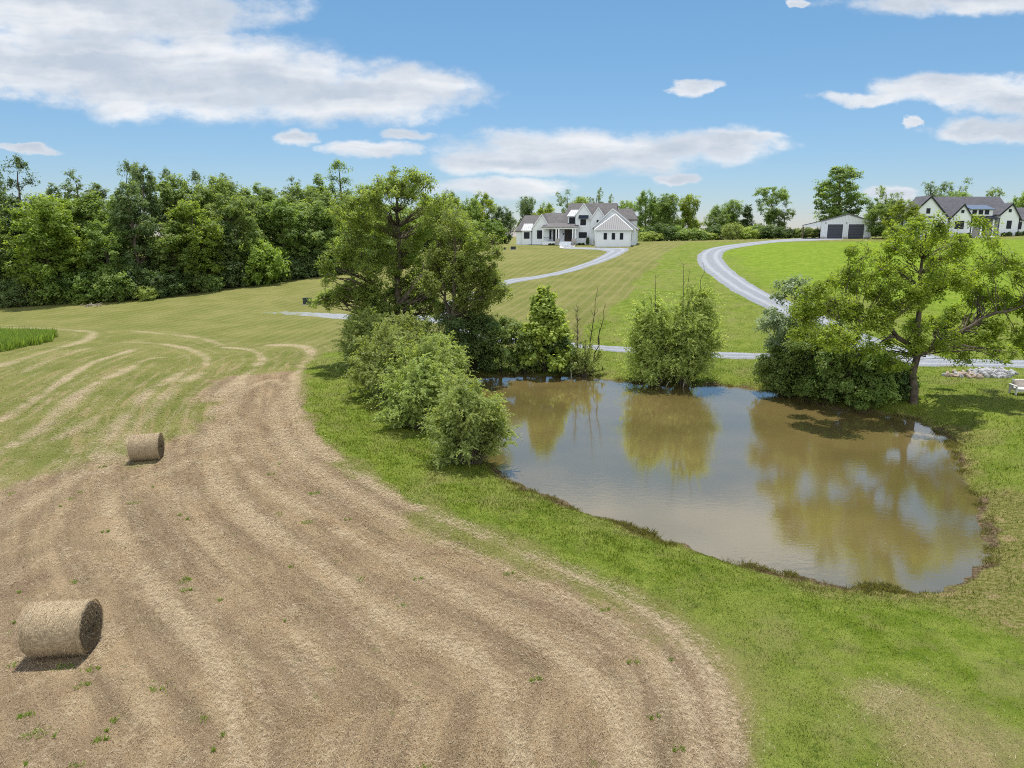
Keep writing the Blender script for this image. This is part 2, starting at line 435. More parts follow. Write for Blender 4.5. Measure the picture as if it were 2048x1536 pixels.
def ground_attrs(xy):
    n = len(xy); x, y = xy[:, 0], xy[:, 1]
    n1 = fbm(x/3.5, y/3.5, 4)-0.5; n2 = fbm(x/0.9+7, y/0.9, 3)-0.5
    rr = np.hypot(x, y)
    sc = np.clip(rr/25, 0.6, 4)
    lush = sst(sdf(xy, LUSH)+n1*2.2*sc**.3+n2*0.8, -0.5, 0.9)
    brown = sst(sdf(xy, BROWN)+n1*6+n2*1.5, -1.5, 2.0)
    hay = sst(sdf(xy, HAYF)+n1*2+n2, -1, 1)
    yel = sst(sdf(xy, YEL)+n1*6, -3, 5)
    dA, arc = seg_dist(xy, bA)
    straw = np.zeros(n); wear_t = np.zeros(n)
    for pl, wd, st in TRACKS:
        m = (x > pl[:, 0].min()-5) & (x < pl[:, 0].max()+5) & (y > pl[:, 1].min()-5) & (y < pl[:, 1].max()+5)
        if not m.any(): continue
        q = xy[m]; dd, _ = seg_dist(q, pl)
        wv = wd*(0.45+0.8*np.clip(n1[m]+0.5, 0, 1))*np.clip(rr[m]/28, .8, 1.5)
        v = np.exp(-(np.maximum(dd+n2[m]*0.35, 0)/wv)**2)*st*np.clip(0.85+1.5*n1[m]+1.4*n2[m], .1, 1.15)
        v = np.maximum(v, .42*np.exp(-((dd-wd*2.1-.5+n1[m]*.5)/.22)**2)*np.clip(.8+2*n2[m], 0, 1))
        wear_t[m] = np.maximum(wear_t[m], .9*np.exp(-((dd-wd*1.3-.15)/.38)**2)*np.clip(.8+1.5*n1[m]+n2[m], 0, 1))
        straw[m] = np.maximum(straw[m], v)
    # faint windrows everywhere in the hay field, parallel to its edge
    ph = dA*2*math.pi/2.3+n1*1.5
    amp = sst(-y, -75, -20)
    straw = np.maximum(straw, hay*0.34*amp*sst(np.sin(ph)+n2*1.0, 0.35, 1.1)*(0.8+n1*2.5).clip(0, 1.2))
    wear = np.maximum(hay*sst(np.sin(ph*0.5+1.5+n1*1.2)+n1*1.6, 0.3, 1.3)*amp*.8, wear_t*hay)
    dP = np.full(n, 99.0); m = (y < 85)&(y > 5)
    dP[m] = -sdf(xy[m], POND)
    mud = np.exp(-np.maximum(dP+n2*1.2, 0)/0.22)
    weedy = sst(sdf(xy, WEEDY)+n1*3+n2, -1.2, 1.4)
    weedy = np.maximum(weedy, 0.8*np.exp(-np.maximum(dP+n2+n1, 0)/0.75))
    patch = sst(sdf(xy, PATCH)+n1*3.5+n2, -1.2, 1.6)*0.8
    sp = sst(sdf(xy, STRAWP)+n2*1.4+n1*.8, -.5, .5)*.55
    patch = patch*(dP > 2)
    straw = np.maximum(straw, sp*0.85)
    return dict(lush=lush*(1-0.75*patch), brown=np.maximum(brown*(1-lush*0.9), patch*0.85), straw=straw*(1-lush*(1-sp)), hay=hay*(1-lush), wear=wear*(1-lush), yel=yel*lush,
                mud=mud, weedy=weedy, flow=dA, arc=arc, bed=sst(-dP, -0.1, 0.3))

_c1, _c2 = gp(1180, 655)[:2], gp(1320, 515)[:2]
_cd = (_c2-_c1)/np.linalg.norm(_c2-_c1); MOW = (float(_cd[1]), float(-_cd[0]))     # across the mowing lines of the hill
def ground_color(t, pos):
    """colour of turf, stubble, straw and mud from the region attributes and position noise; also returns a bump height"""
    n_s = t.noise(pos, 0.22, 4, 0.6); n_m = t.noise(pos, 1.1, 4, 0.6); n_f = t.noise(pos, 7.0, 4, 0.65); n_v = t.noise(pos, 34.0, 3, 0.7)
    fl = t.comb(t.m('MULTIPLY', t.attr('flow'), 1.0), t.m('MULTIPLY', t.attr('arc'), 0.10), 0.0)
    n_fl = t.noise(fl, 1.6, 5, 0.62)
    fl2 = t.comb(t.attr('flow'), t.m('MULTIPLY', t.attr('arc'), 0.16), 3.0)
    n_fl2 = t.noise(fl2, 6.0, 4, 0.65)
    def a(name, k=0.6, sharp=1.6):
        v = t.m('ADD', t.attr(name), t.m('MULTIPLY', t.m('SUBTRACT', n_f, 0.5), k))
        v = t.m('ADD', v, t.m('MULTIPLY', t.m('SUBTRACT', n_v, 0.5), k*0.5))
        return t.ss(v, 0.5-0.5/sharp, 0.5+0.5/sharp)
    # lush lawn
    g = t.mix(t.ss(n_m, .3, .7), (0.116, 0.170, 0.013), (0.212, 0.262, 0.042))
    g = t.mix(t.m('MULTIPLY', t.ss(n_s, .42, .66), .55), g, (0.21, 0.235, 0.055))
    g = t.mix(t.m('MULTIPLY', t.ss(t.noise(pos, 2.7, 3, .6), .54, .68), .5), g, (0.065, 0.115, 0.012))
    g = t.mix(t.m('MULTIPLY', t.ss(n_f, .55, .75), .55), g, (0.30, 0.33, 0.090))
    g = t.mix(t.m('MULTIPLY', t.ss(n_v, .47, .36), .75), g, (0.038, 0.060, 0.006))
    g = t.mix(t.m('MULTIPLY', t.ss(t.noise(pos, .45, 4, .65), .50, .66), .45), g, (0.225, 0.205, 0.080))
    gy = t.mix(t.ss(n_m, .35, .7), (0.140, 0.225, 0.012), (0.215, 0.290, 0.026))
    g = t.mix(t.m('MULTIPLY', t.attr('yel'), .85), g, gy)
    # olive meadow, mown in lines
    o = t.mix(t.ss(n_s, .35, .7), (0.145, 0.160, 0.036), (0.210, 0.204, 0.064))
    o = t.mix(t.m('MULTIPLY', t.ss(n_m, .5, .7), .45), o, (0.125, 0.155, 0.032))
    o = t.mix(t.m('MULTIPLY', t.ss(n_f, .5, .75), .5), o, (0.31, 0.28, 0.13))
    sp = t.new('ShaderNodeSeparateXYZ'); t.l.new(pos, sp.inputs[0])
    mow = t.m('SINE', t.m('ADD', t.m('MULTIPLY', t.m('ADD', t.m('MULTIPLY', sp.outputs[0], MOW[0]), t.m('MULTIPLY', sp.outputs[1], MOW[1])), 4.2), t.m('MULTIPLY', n_s, 2.5)))
    mowf = t.m('MULTIPLY', t.ss(mow, 0.1, 1.0), t.m('SUBTRACT', 1.0, t.attr('hay')))
    o = t.mix(t.m('MULTIPLY', mowf, .28), o, (0.30, 0.25, 0.12))
    o = t.mix(t.m('MULTIPLY', t.m('MULTIPLY', t.attr('hay'), t.ss(n_fl, .50, .66)), .75), o, (0.30, 0.235, 0.115))
    # brown stubble
    b = t.mix(t.ss(n_fl, .34, .66), (0.212, 0.150, 0.084), (0.395, 0.288, 0.165))
    b = t.mix(t.m('MULTIPLY', t.ss(n_m, .40, .68), .55), b, (0.235, 0.150, 0.085))
    b = t.mix(t.m('MULTIPLY', t.ss(n_s, .56, .72), .5), b, (0.27, 0.205, 0.085))
    b = t.mix(t.m('MULTIPLY', t.attr('wear'), .45), b, (0.120, 0.082, 0.056))
    b = t.mix(t.m('MULTIPLY', t.ss(n_f, .52, .72), .6), b, (0.39, 0.30, 0.195))
    b = t.mix(t.m('MULTIPLY', t.ss(t.noise(pos, 70.0, 2, .6), .52, .62), .6), b, (0.52, 0.42, 0.28))
    b = t.mix(t.m('MULTIPLY', t.ss(n_v, .48, .38), .85), b, (0.070, 0.048, 0.032))
    b = t.mix(t.m('MULTIPLY', t.ss(n_fl2, .56, .72), .35), b, (0.42, 0.33, 0.21))
    spk = t.m('MULTIPLY', t.ss(t.noise(pos, 2.6, 2, .5), .68, .74), t.ss(n_v, .4, .55))
    b = t.mix(t.m('MULTIPLY', spk, .55), b, (0.12, 0.16, 0.03))
    col = t.mix(a('brown', .9, 1.3), o, b)
    col = t.mix(a('lush', .8, 1.5), col, g)
    st = t.mix(t.ss(n_f, .35, .65), (0.33, 0.25, 0.155), (0.53, 0.43, 0.285))
    st = t.mix(t.m('MULTIPLY', t.ss(n_v, .45, .32), .5), st, (0.2, 0.145, 0.09))
    col = t.mix(t.m('MULTIPLY', a('straw', .75, 1.15), .80), col, st)
    wd = t.mix(t.ss(n_f, .4, .6), (0.115, 0.125, 0.022), (0.255, 0.225, 0.085))
    wd = t.mix(t.m('MULTIPLY', t.ss(n_v, .46, .34), .7), wd, (0.05, 0.05, 0.015))
    wd = t.mix(t.m('MULTIPLY', t.ss(n_m, .58, .66), .7), wd, (0.33, 0.235, 0.135))
    col = t.mix(t.m('MULTIPLY', a('weedy', .8, 1.3), .85), col, wd)
    md = t.mix(t.ss(n_f, .4, .6), (0.075, 0.055, 0.030), (0.20, 0.145, 0.085))
    col = t.mix(a('mud', .6, 1.5), col, md)
    h = t.m('ADD', t.m('MULTIPLY', n_f, 1.0), t.m('MULTIPLY', n_v, 0.7))
    return col, h

gm, t, o = mat('turf_and_stubble')
pos = t.pos()
gcol, gh = ground_color(t, pos)
bsdf(t, o, gcol, 0.95, 0.12, bump=gh, bstr=0.8, bdist=0.12)

# one ground sheet, finer near the photograph's viewpoint, reaching the horizon
ys = [-40.0]
while ys[-1] < 3200:
    Y = ys[-1]
    ys.append(Y+(1.5 if Y < 9 else 0.11 if Y < 16 else 0.0068*Y if Y < 260 else 0.06*Y))
ys = np.array(ys)
NC = 620
uu = np.linspace(-1, 1, NC); uu = 0.72*uu+0.28*uu**3
W = 26+1.05*np.maximum(ys, 0)+np.maximum(ys-260, 0)*1.0
GX = W[:, None]*uu[None, :]; GY = np.repeat(ys[:, None], NC, 1)
gxy = np.stack([GX.ravel(), GY.ravel()], 1)
gz = height(gxy)
ii = np.arange(len(ys)*NC).reshape(len(ys), NC)
gf = np.stack([ii[:-1, :-1], ii[:-1, 1:], ii[1:, 1:], ii[1:, :-1]], -1).reshape(-1, 4)
ga = ground_attrs(gxy)
ground = link('ground', mesh_np('ground', np.column_stack([gxy, gz]), gf, [gm], True, ga))
tag(ground, kind='structure')

# ------------------------------------------------------------------ pond
wm, t, o = mat('pond_water')
pos = t.pos()
stv = t.vm('MULTIPLY', pos, (1.0, 1.9, 1.0))
r1 = t.noise(stv, 2.2, 3, .5); r2 = t.noise(stv, 9.0, 2, .5)
amp = t.ss(t.noise(pos, 0.09, 2, .5), .38, .62, 0.35, 1.0)
hh = t.m('MULTIPLY', t.m('ADD', t.m('MULTIPLY', r1, .55), t.m('MULTIPLY', r2, .25)), amp)
wc = t.mix(t.ss(t.noise(pos, 0.12, 3, .5), .35, .65), (0.108, 0.085, 0.030), (0.150, 0.112, 0.042))
b = bsdf(t, o, wc, 0.045, 0.5, bump=hh, bstr=0.16, bdist=0.04)
b.inputs['IOR'].default_value = 3.1
cen = POND.mean(0)
pw = POND.copy()
# grow outline a little under the bank
nx = np.roll(pw, -1, 0)-np.roll(pw, 1, 0); nx = np.stack([nx[:, 1], -nx[:, 0]], 1); nx /= np.linalg.norm(nx, axis=1)[:, None]
if (nx*(pw-cen)).sum() < 0: nx = -nx
pw = pw+nx*0.7
mb = MB(); mb.v = [(x, y, 0.0) for x, y in pw]; mb.f = [list(range(len(pw)))]
water = mb.build('pond_water', wm); tag(water, kind='structure')
if water.data.polygons[0].normal.z < 0: water.data.flip_normals()

# ------------------------------------------------------------------ gravel drives
rm, t, o = mat('gravel')
pos = t.pos(); u = t.attr('u')
n_f = t.noise(pos, 9, 4, .7); n_v = t.noise(pos, 40, 2, .7); n_s = t.noise(pos, .5, 4, .6)
c = t.mix(t.ss(n_f, .35, .65), (0.175, 0.190, 0.215), (0.30, 0.315, 0.345))
uw = t.m('ADD', u, t.m('MULTIPLY', t.m('SUBTRACT', n_s, .5), .10))
trk = t.m('ADD', t.ss(t.m('ABSOLUTE', t.m('SUBTRACT', uw, .29)), .03, .12, 1, 0), t.ss(t.m('ABSOLUTE', t.m('SUBTRACT', uw, .71)), .03, .12, 1, 0), clamp=True)
c = t.mix(t.m('MULTIPLY', trk, .55), c, (0.38, 0.395, 0.425))
c = t.mix(t.m('MULTIPLY', t.ss(n_s, .5, .7), .3), c, (0.29, 0.27, 0.23))
c = t.mix(t.m('MULTIPLY', t.ss(n_v, .42, .32), .5), c, (0.20, 0.20, 0.21))
bsdf(t, o, c, .95, .2, bump=n_v, bstr=.5, bdist=.05)
cm, t, o = mat('pale_concrete')
bsdf(t, o, t.mix(t.noise(t.pos(), 1.5, 3), (.62, .61, .58), (.72, .71, .68)), .85, .2)

ftm, t, o = mat('overgrown_gravel')
pos = t.pos(); nf_ = t.noise(pos, 5, 4, .7); ns_ = t.noise(pos, .9, 3, .6)
c = t.mix(t.ss(nf_, .35, .65), (0.20, 0.215, 0.235), (0.34, 0.35, 0.375))
gf_ = t.ss(t.m('ADD', t.m('ADD', t.m('MULTIPLY', t.attr('v'), .62), t.m('MULTIPLY', t.m('SUBTRACT', nf_, .5), .9)), t.m('MULTIPLY', t.m('SUBTRACT', ns_, .5), .8)), .30, .55)
c = t.mix(gf_, c, t.mix(ns_, (0.140, 0.155, 0.038), (0.20, 0.20, 0.065)))
bsdf(t, o, c, .95, .1, bump=nf_, bstr=.4, bdist=.05)

def road(name, secs, m, lift=0.05, n=10, nu=9, rag=0.22):
    """secs: (xl,yl,xr,yr) pixel pairs of the two edges, put on the ground"""
    L = smooth_open(gps([(s[0], s[1]) for s in secs])[:, :2], n); Rr = smooth_open(gps([(s[2], s[3]) for s in secs])[:, :2], n)
    wd = np.hypot(*(L-Rr).T)
    us = np.linspace(0, 1, nu)
    nl = (fbm(L[:, 0]*1.2, L[:, 1]*1.2, 3)-.5)*3*rag; nr = (fbm(Rr[:, 0]*1.2+9, Rr[:, 1]*1.2, 3)-.5)*3*rag
    dv = (Rr-L)/np.maximum(wd, .1)[:, None]
    L = L+dv*nl[:, None]; Rr = Rr+dv*nr[:, None]
    G = L[:, None, :]*(1-us)[None, :, None]+Rr[:, None, :]*us[None, :, None]
    xy = G.reshape(-1, 2); z = height(xy)
    edge = np.abs(np.tile(us, len(L))*2-1)
    z = z+lift*(1-edge**6)+0.012-0.05*(edge > .99)
    k = np.arange(len(xy)).reshape(len(L), nu)
    f = np.stack([k[:-1, :-1], k[1:, :-1], k[1:, 1:], k[:-1, 1:]], -1).reshape(-1, 4)
    me = mesh_np(name, np.column_stack([xy, z]), f, [m], True, {'u': np.tile(us, len(L)), 'v': np.repeat(np.linspace(0, 1, len(L)), nu)})
    if me.polygons[0].normal.z < 0: me.flip_normals()
    r = link(name, me); tag(r, kind='structure'); return r
road('gravel_driveway', [(1148,490.5,1119,492.5),(1150,494,1122,497),(1175,495,1160,498.5),(1215,495.5,1195,500),(1258,496.5,1210,503.5),(1250,506,1208,507.5),
     (1219,520,1185,519.5),(1158,540,1132,538),(1085,556,1075,551),(1022,568,1010,560),(965,592,948,583),(915,618,890,605),(905,640,875,628),(960,668,940,676),
     (1040,676,1030,688),(1120,683,1115,694),(1220,691,1220,703),(1340,698,1340,711),(1440,704,1440,717),(1560,707,1560,721),(1700,712,1700,728),(1850,716,1850,733),(1960,718,1960,734),(2100,721,2100,737),(2400,728,2400,746)], rm)
road('gravel_lane', [(1654,475.5,1690,479),(1600,477,1640,481),(1537,481,1560,484.5),(1470,488,1500,492),(1420,496,1462,499),(1396,507,1449,506),(1392,520,1447,515),
     (1402,538,1456,529),(1428,558,1480,550),(1462,582,1510,570),(1515,610,1548,590),(1600,650,1632,622),(1660,684,1720,662),(1720,712,1810,694),(1780,728,1900,716)], rm, lift=0.075)
road('farm_track', [(905,632,905,650),(800,630,800,645),(700,628,700,640),(640,625,640,635),(580,623,580,630),(540,624,540,627.5),(500,624.8,500,626.2)], ftm, lift=0.03, rag=.35)
mbx = smooth_closed(gps([(1050,489),(1060,485.5),(1160,484),(1166,487),(1150,490),(1147,495),(1119,496),(1117,491)])[:, :2], 3)
mb = MB(); mb.v = [(x, y, hz(x, y)+.09) for x, y in mbx]; mb.f = [list(range(len(mbx)))]
ap = mb.build('concrete_apron', cm); tag(ap, kind='structure')

# ------------------------------------------------------------------ turf blades, stubble and straw near the viewpoint
def copy_attrs_stuff(name, base, offs, tint, m, label, ori=None):
    """base (n,2) root points, offs (n,3,3) triangle offsets"""
    n = len(base); z = height(base)
    root = np.column_stack([base, z])
    V = (root[:, None, :]+offs).reshape(-1, 3)
    F = np.arange(n*3).reshape(n, 3)
    at = ground_attrs(base); at['tint'] = tint
    at = {k: np.repeat(v, 3) for k, v in at.items()}
    oo = link(name, mesh_np(name, V, F, [m], False, at)); tag(oo, label, 'grass', kind='stuff'); return oo
def in_view_samples(n, y0, y1, p):
    Y = (y0**p+(y1**p-y0**p)*rng.random(n))**(1/p)
    X = np.clip(rng.normal(0, .62, n), -1.9, 1.9)*(Y*0.80+2) if n > 3e5 else (rng.random(n)*2-1)*(Y*0.80+2)
    return np.column_stack([X, Y])
bm_, t, o = mat('turf_blades')
pos = t.pos(); gcol, gh = ground_color(t, pos)
tn = t.attr('tint')
gcol = t.mul(gcol, t.mix(tn, (0.42, 0.42, 0.38), (1.95, 1.90, 1.7)))
d = t.new('ShaderNodeBsdfDiffuse'); t.l.new(gcol, d.inputs[0])
tr = t.new('ShaderNodeBsdfTranslucent'); t.l.new(gcol, tr.inputs[0])
mx = t.new('ShaderNodeMixShader'); mx.inputs[0].default_value = .35
t.l.new(d.outputs[0], mx.inputs[1]); t.l.new(tr.outputs[0], mx.inputs[2]); t.l.new(mx.outputs[0], o.inputs[0])
NB = 720000
xy = in_view_samples(NB, 11.5, 95, 0.3)
xy = xy[rng.random(NB) > sst(xy[:, 1], 34, 90)]
dp = np.full(len(xy), 99.0); dp = -sdf(xy, POND); xy = xy[dp > 0.12]; dp = dp[dp > .12]
at_l = ground_attrs(xy)['lush']
n = len(xy)
az = rng.random(n)*2*math.pi; sz = np.clip(xy[:, 1]/22, .7, 1.7)
hgt_ = (0.025+0.035*rng.random(n))*(.75+1.1*np.clip(fbm(xy[:, 0]*1.4, xy[:, 1]*1.4, 3)-.38, 0, 1)*2)*(0.55+0.75*at_l)*sz*(1+0.4*np.exp(-dp/1.0))
wdt = (0.006+0.007*rng.random(n))*sz
lean = (0.3+0.9*rng.random(n))*hgt_*(1.7-at_l)
az2 = rng.random(n)*2*math.pi
offs = np.zeros((n, 3, 3))
offs[:, 0, 0] = np.cos(az)*wdt; offs[:, 0, 1] = np.sin(az)*wdt
offs[:, 1, 0] = -np.cos(az)*wdt; offs[:, 1, 1] = -np.sin(az)*wdt
offs[:, 2, 0] = np.cos(az2)*lean; offs[:, 2, 1] = np.sin(az2)*lean; offs[:, 2, 2] = hgt_
copy_attrs_stuff('grass', xy, offs, rng.random(n), bm_, 'short grass and stubble covering the near field and the lawn round the pond')
# loose straw lying along the windrows
sm_, t, o = mat('loose_straw')
tn = t.attr('tint')
bsdf(t, o, t.mix(tn, (0.25, 0.18, 0.105), (0.62, 0.51, 0.34)), .8, .3)
xy = in_view_samples(520000, 11.5, 50, 0.4)
g = ground_attrs(xy)
keep = rng.random(len(xy)) < np.clip(g['straw']**1.4*1.3+0.10*g['brown'], 0, 1)*(g['bed'] < .01)*(1-g['mud'])
xy = xy[keep]; n = len(xy)
e_ = 0.15
gr = np.column_stack([seg_dist(xy+[e_, 0], bA)[0]-seg_dist(xy-[e_, 0], bA)[0], seg_dist(xy+[0, e_], bA)[0]-seg_dist(xy-[0, e_], bA)[0]])
ang = np.arctan2(gr[:, 1], gr[:, 0])+math.pi/2+rng.normal(0, .75, n)
sz = np.clip(xy[:, 1]/20, .7, 2)
ln = (0.03+0.09*rng.random(n)**1.5)*sz; wdt = 0.0035*sz*(.6+rng.random(n))
dx, dy = np.cos(ang), np.sin(ang)
offs = np.zeros((n, 3, 3))
z0 = 0.012+0.045*rng.random(n)
offs[:, 0] = np.column_stack([-dx*ln-dy*wdt, -dy*ln+dx*wdt, z0])
offs[:, 1] = np.column_stack([-dx*ln+dy*wdt, -dy*ln-dx*wdt, z0])
offs[:, 2] = np.column_stack([dx*ln, dy*ln, z0+rng.random(n)*.04])
root = np.column_stack([xy, height(xy)])
so = link('loose_straw', mesh_np('loose_straw', (root[:, None]+offs).reshape(-1, 3), np.arange(n*3).reshape(n, 3), [sm_], False, {'tint': np.repeat(rng.random(n), 3)}))
tag(so, 'pale loose straw left lying in curved windrows over the cut hay field', 'straw', kind='stuff')

# green weed tufts on the stubble, weeds on the bank, tall crop at the left
def blades(roots, h, wd, spread, lean, seg=1):
    n = len(roots); az = rng.random(n)*2*math.pi; a2 = rng.random(n)*2*math.pi
    hh = h*(.5+.7*rng.random(n)); ww = wd*(.6+.8*rng.random(n)); le = lean*hh*(.3+rng.random(n))
    V = np.zeros((n, 4, 3))
    V[:, 0] = np.column_stack([np.cos(az)*ww, np.sin(az)*ww, 0*hh])
    V[:, 1] = np.column_stack([-np.cos(az)*ww, -np.sin(az)*ww, 0*hh])
    V[:, 2] = np.column_stack([np.cos(a2)*le*.4-np.cos(az)*ww*.8, np.sin(a2)*le*.4-np.sin(az)*ww*.8, hh*.6])
    V[:, 3] = np.column_stack([np.cos(a2)*le, np.sin(a2)*le, hh])
    return (roots[:, None]+V).reshape(-1, 3), np.arange(n*4).reshape(n, 4)
def leaf_mat(name, dark, light, trans=.35, spec=.3, tr_col=None):
    m, t, o = mat(name)
    oi = t.new('ShaderNodeObjectInfo')
    tn = t.attr('tint')
    pn = t.noise(t.obj(), .9, 3, .6)
    v = t.m('ADD', t.m('MULTIPLY', tn, .65), t.m('MULTIPLY', pn, .35), clamp=True)
    c = t.mix(v, dark, light)
    hsn = t.new('ShaderNodeHueSaturation')
    t.l.new(c, hsn.inputs['Color'])
    t.l.new(t.m('ADD', .494, t.m('MULTIPLY', oi.outputs['Random'], .010)), hsn.inputs['Hue'])
    t.l.new(t.m('ADD', .92, t.m('MULTIPLY', oi.outputs['Random'], .24)), hsn.inputs['Value'])
    c = hsn.outputs[0]
    b = t.new('ShaderNodeBsdfPrincipled'); t.l.new(c, b.inputs['Base Color']); b.inputs['Roughness'].default_value = .55
    b.inputs['Specular IOR Level'].default_value = spec
    tr = t.new('ShaderNodeBsdfTranslucent')
    t.l.new(t.mul(c, tr_col or (1.5, 1.5, .7)), tr.inputs[0])
    mx = t.new('ShaderNodeMixShader'); mx.inputs[0].default_value = trans
    t.l.new(b.outputs[0], mx.inputs[1]); t.l.new(tr.outputs[0], mx.inputs[2]); t.l.new(mx.outputs[0], o.inputs[0])
    return m
tuft_m = leaf_mat('weed_green', (.09, .17, .02), (.28, .38, .06))
bank_m = leaf_mat('bank_weed', (.09, .095, .025), (.30, .28, .10))
crop_m = leaf_mat('tall_crop', (.14, .22, .035), (.34, .44, .10))
cc = in_view_samples(1500, 12, 34, .7); g = ground_attrs(cc)
cc = cc[(g['brown'] > .5) & (g['straw'] < .35) & (g['lush'] < .2) & (rng.random(len(cc)) < .24) & (fbm(cc[:, 0]*.4, cc[:, 1]*.4, 2) > .42)]
cc = np.vstack([cc, cc[rng.random(len(cc)) < .5]+rng.normal(0, .25, (1, 2))])
ct = np.repeat(cc, 26, 0)+rng.normal(0, .05, (len(cc)*26, 2))*np.repeat(rng.random(len(cc))**2*1.9+.25, 26)[:, None]
v, f_ = blades(np.column_stack([ct, height(ct)]), .085, .011, .05, .9)
tag(link('weed_tufts', mesh_np('weed_tufts', v, f_, [tuft_m], False, {'tint': np.repeat(rng.random(len(ct)), 4)})), 'small bright green weed tufts dotted over the brown stubble', 'weeds', kind='stuff')
k = rng.integers(0, len(POND), 9000); fr = rng.random(9000)[:, None]
pp = POND[k]*(1-fr)+POND[(k+1) % len(POND)]*fr
pp = pp+nx[k]*(np.abs(rng.normal(0, .30, 9000))-.12)[:, None]
pp = pp[(fbm(pp[:, 0]*1.1, pp[:, 1]*1.1, 3)+.25*(rng.random(len(pp))-.5)) > .50]
pp = np.repeat(pp, 5, 0)+rng.normal(0, .07, (len(pp)*5, 2))
hk = .6+1.6*np.clip(fbm(pp[:, 0]*1.7+5, pp[:, 1]*1.7, 2)-.4, 0, 1)*3
v, f_ = blades(np.column_stack([pp, height(pp)-.02]), .10*hk, .010, .05, .8)
tag(link('bank_weeds', mesh_np('bank_weeds', v, f_, [bank_m], False, {'tint': np.repeat(rng.random(len(pp)), 4)})), 'dark ragged weeds growing along the waterline of the pond', 'weeds', kind='stuff')
CROP = gps([(-200,672),(0,671),(60,672),(113,674),(100,684),(60,692),(20,701),(-60,712),(-200,730)])[:, :2]
lo, hi = CROP.min(0), CROP.max(0)
q = lo+(hi-lo)*rng.random((60000, 2)); q = q[sdf(q, CROP)+(fbm(q[:, 0], q[:, 1], 2)-.5) > 0]
v, f_ = blades(np.column_stack([q, height(q)]), .95, .03, .05, .35)
tag(link('tall_grass', mesh_np('tall_grass', v, f_, [crop_m], False, {'tint': np.repeat(rng.random(len(q)), 4)})), 'uncut strip of tall bright green grass at the left edge of the hay field', 'grass', kind='stuff')
# ------------------------------------------------------------------ buildings
def plain(name, c1, c2, sc=3.0, rough=.8, spec=.3, metal=0, bump=None, **k):
    m, t, o = mat(name); n = t.noise(t.obj(), sc, 4, .6)
    bsdf(t, o, t.mix(t.ss(n, .35, .65), c1, c2), rough, spec, metal, bump=n if bump is None else bump, bstr=k.get('bstr', .1)); return m
def course_mat(name, ca, cb, cmort, bw, bh, rough=.85):
    m, t, o = mat(name)
    p = t.obj(); sp = t.new('ShaderNodeSeparateXYZ'); t.l.new(p, sp.inputs[0])
    uvv = t.comb(t.m('ADD', sp.outputs[0], sp.outputs[1]), sp.outputs[2], 0.0)
    br = t.new('ShaderNodeTexBrick'); t.l.new(uvv, br.inputs['Vector'])
    br.inputs['Color1'].default_value = (*ca, 1); br.inputs['Color2'].default_value = (*cb, 1); br.inputs['Mortar'].default_value = (*cmort, 1)
    br.inputs['Scale'].default_value = 1; br.inputs['Brick Width'].default_value = bw; br.inputs['Row Height'].default_value = bh
    br.inputs['Mortar Size'].default_value = bh*.08
    bsdf(t, o, t.mul(br.outputs[0], t.mix(t.noise(p, .8, 3), (.92, .92, .92), (1.06, 1.06, 1.06))), rough, .25); return m
def seam_mat(name, c1, c2, step=.42, metal=.5, rough=.4, axis=0):
    m, t, o = mat(name); sp = t.new('ShaderNodeSeparateXYZ'); t.l.new(t.obj(), sp.inputs[0])
    fr = t.m('FRACT', t.m('DIVIDE', sp.outputs[axis], step)); s = t.ss(t.m('ABSOLUTE', t.m('SUBTRACT', fr, .5)), .07, .13, 1, 0)
    bsdf(t, o, t.mix(s, c1, c2), rough, .4, metal, bump=s, bstr=.6, bdist=.04); return m
M_white = course_mat('white_painted_brick', (.83,.87,.91), (.79,.83,.87), (.72,.75,.79), .6, .2)
M_trim = plain('white_trim', (.84,.87,.90), (.88,.90,.93))
M_roof = course_mat('grey_shingle', (.135,.125,.130), (.175,.165,.165), (.095,.09,.09), .5, .22, .95)
M_roof2 = course_mat('dark_shingle', (.10,.10,.115), (.14,.14,.155), (.07,.07,.08), .5, .22, .95)
M_metal = seam_mat('pale_metal_roof', (.50,.52,.55), (.28,.29,.31), metal=0)
M_metald = seam_mat('grey_metal_roof', (.150,.150,.165), (.110,.110,.122), metal=0, rough=.55)
M_black = plain('black_paint', (.012,.014,.020), (.022,.024,.03), rough=.45)
M_navy = plain('dark_blue_paint', (.020,.028,.05), (.03,.04,.065), rough=.5)
M_glass, t, o = mat('window_glass'); bsdf(t, o, (.014,.019,.026), .25, .25)
M_wood = plain('dark_wood', (.05,.028,.018), (.085,.05,.03), rough=.55)
M_stone = course_mat('pale_stone', (.42,.40,.37), (.52,.50,.47), (.33,.31,.29), .5, .25)
M_barn = seam_mat('white_ribbed_steel', (.76,.79,.84), (.62,.65,.70), .30, 0, .5)
M_door = seam_mat('charcoal_roller_door', (.055,.06,.085), (.035,.04,.058), .55, 0, .5, 2)
M_post = plain('weathered_timber', (.13,.10,.075), (.19,.15,.11))

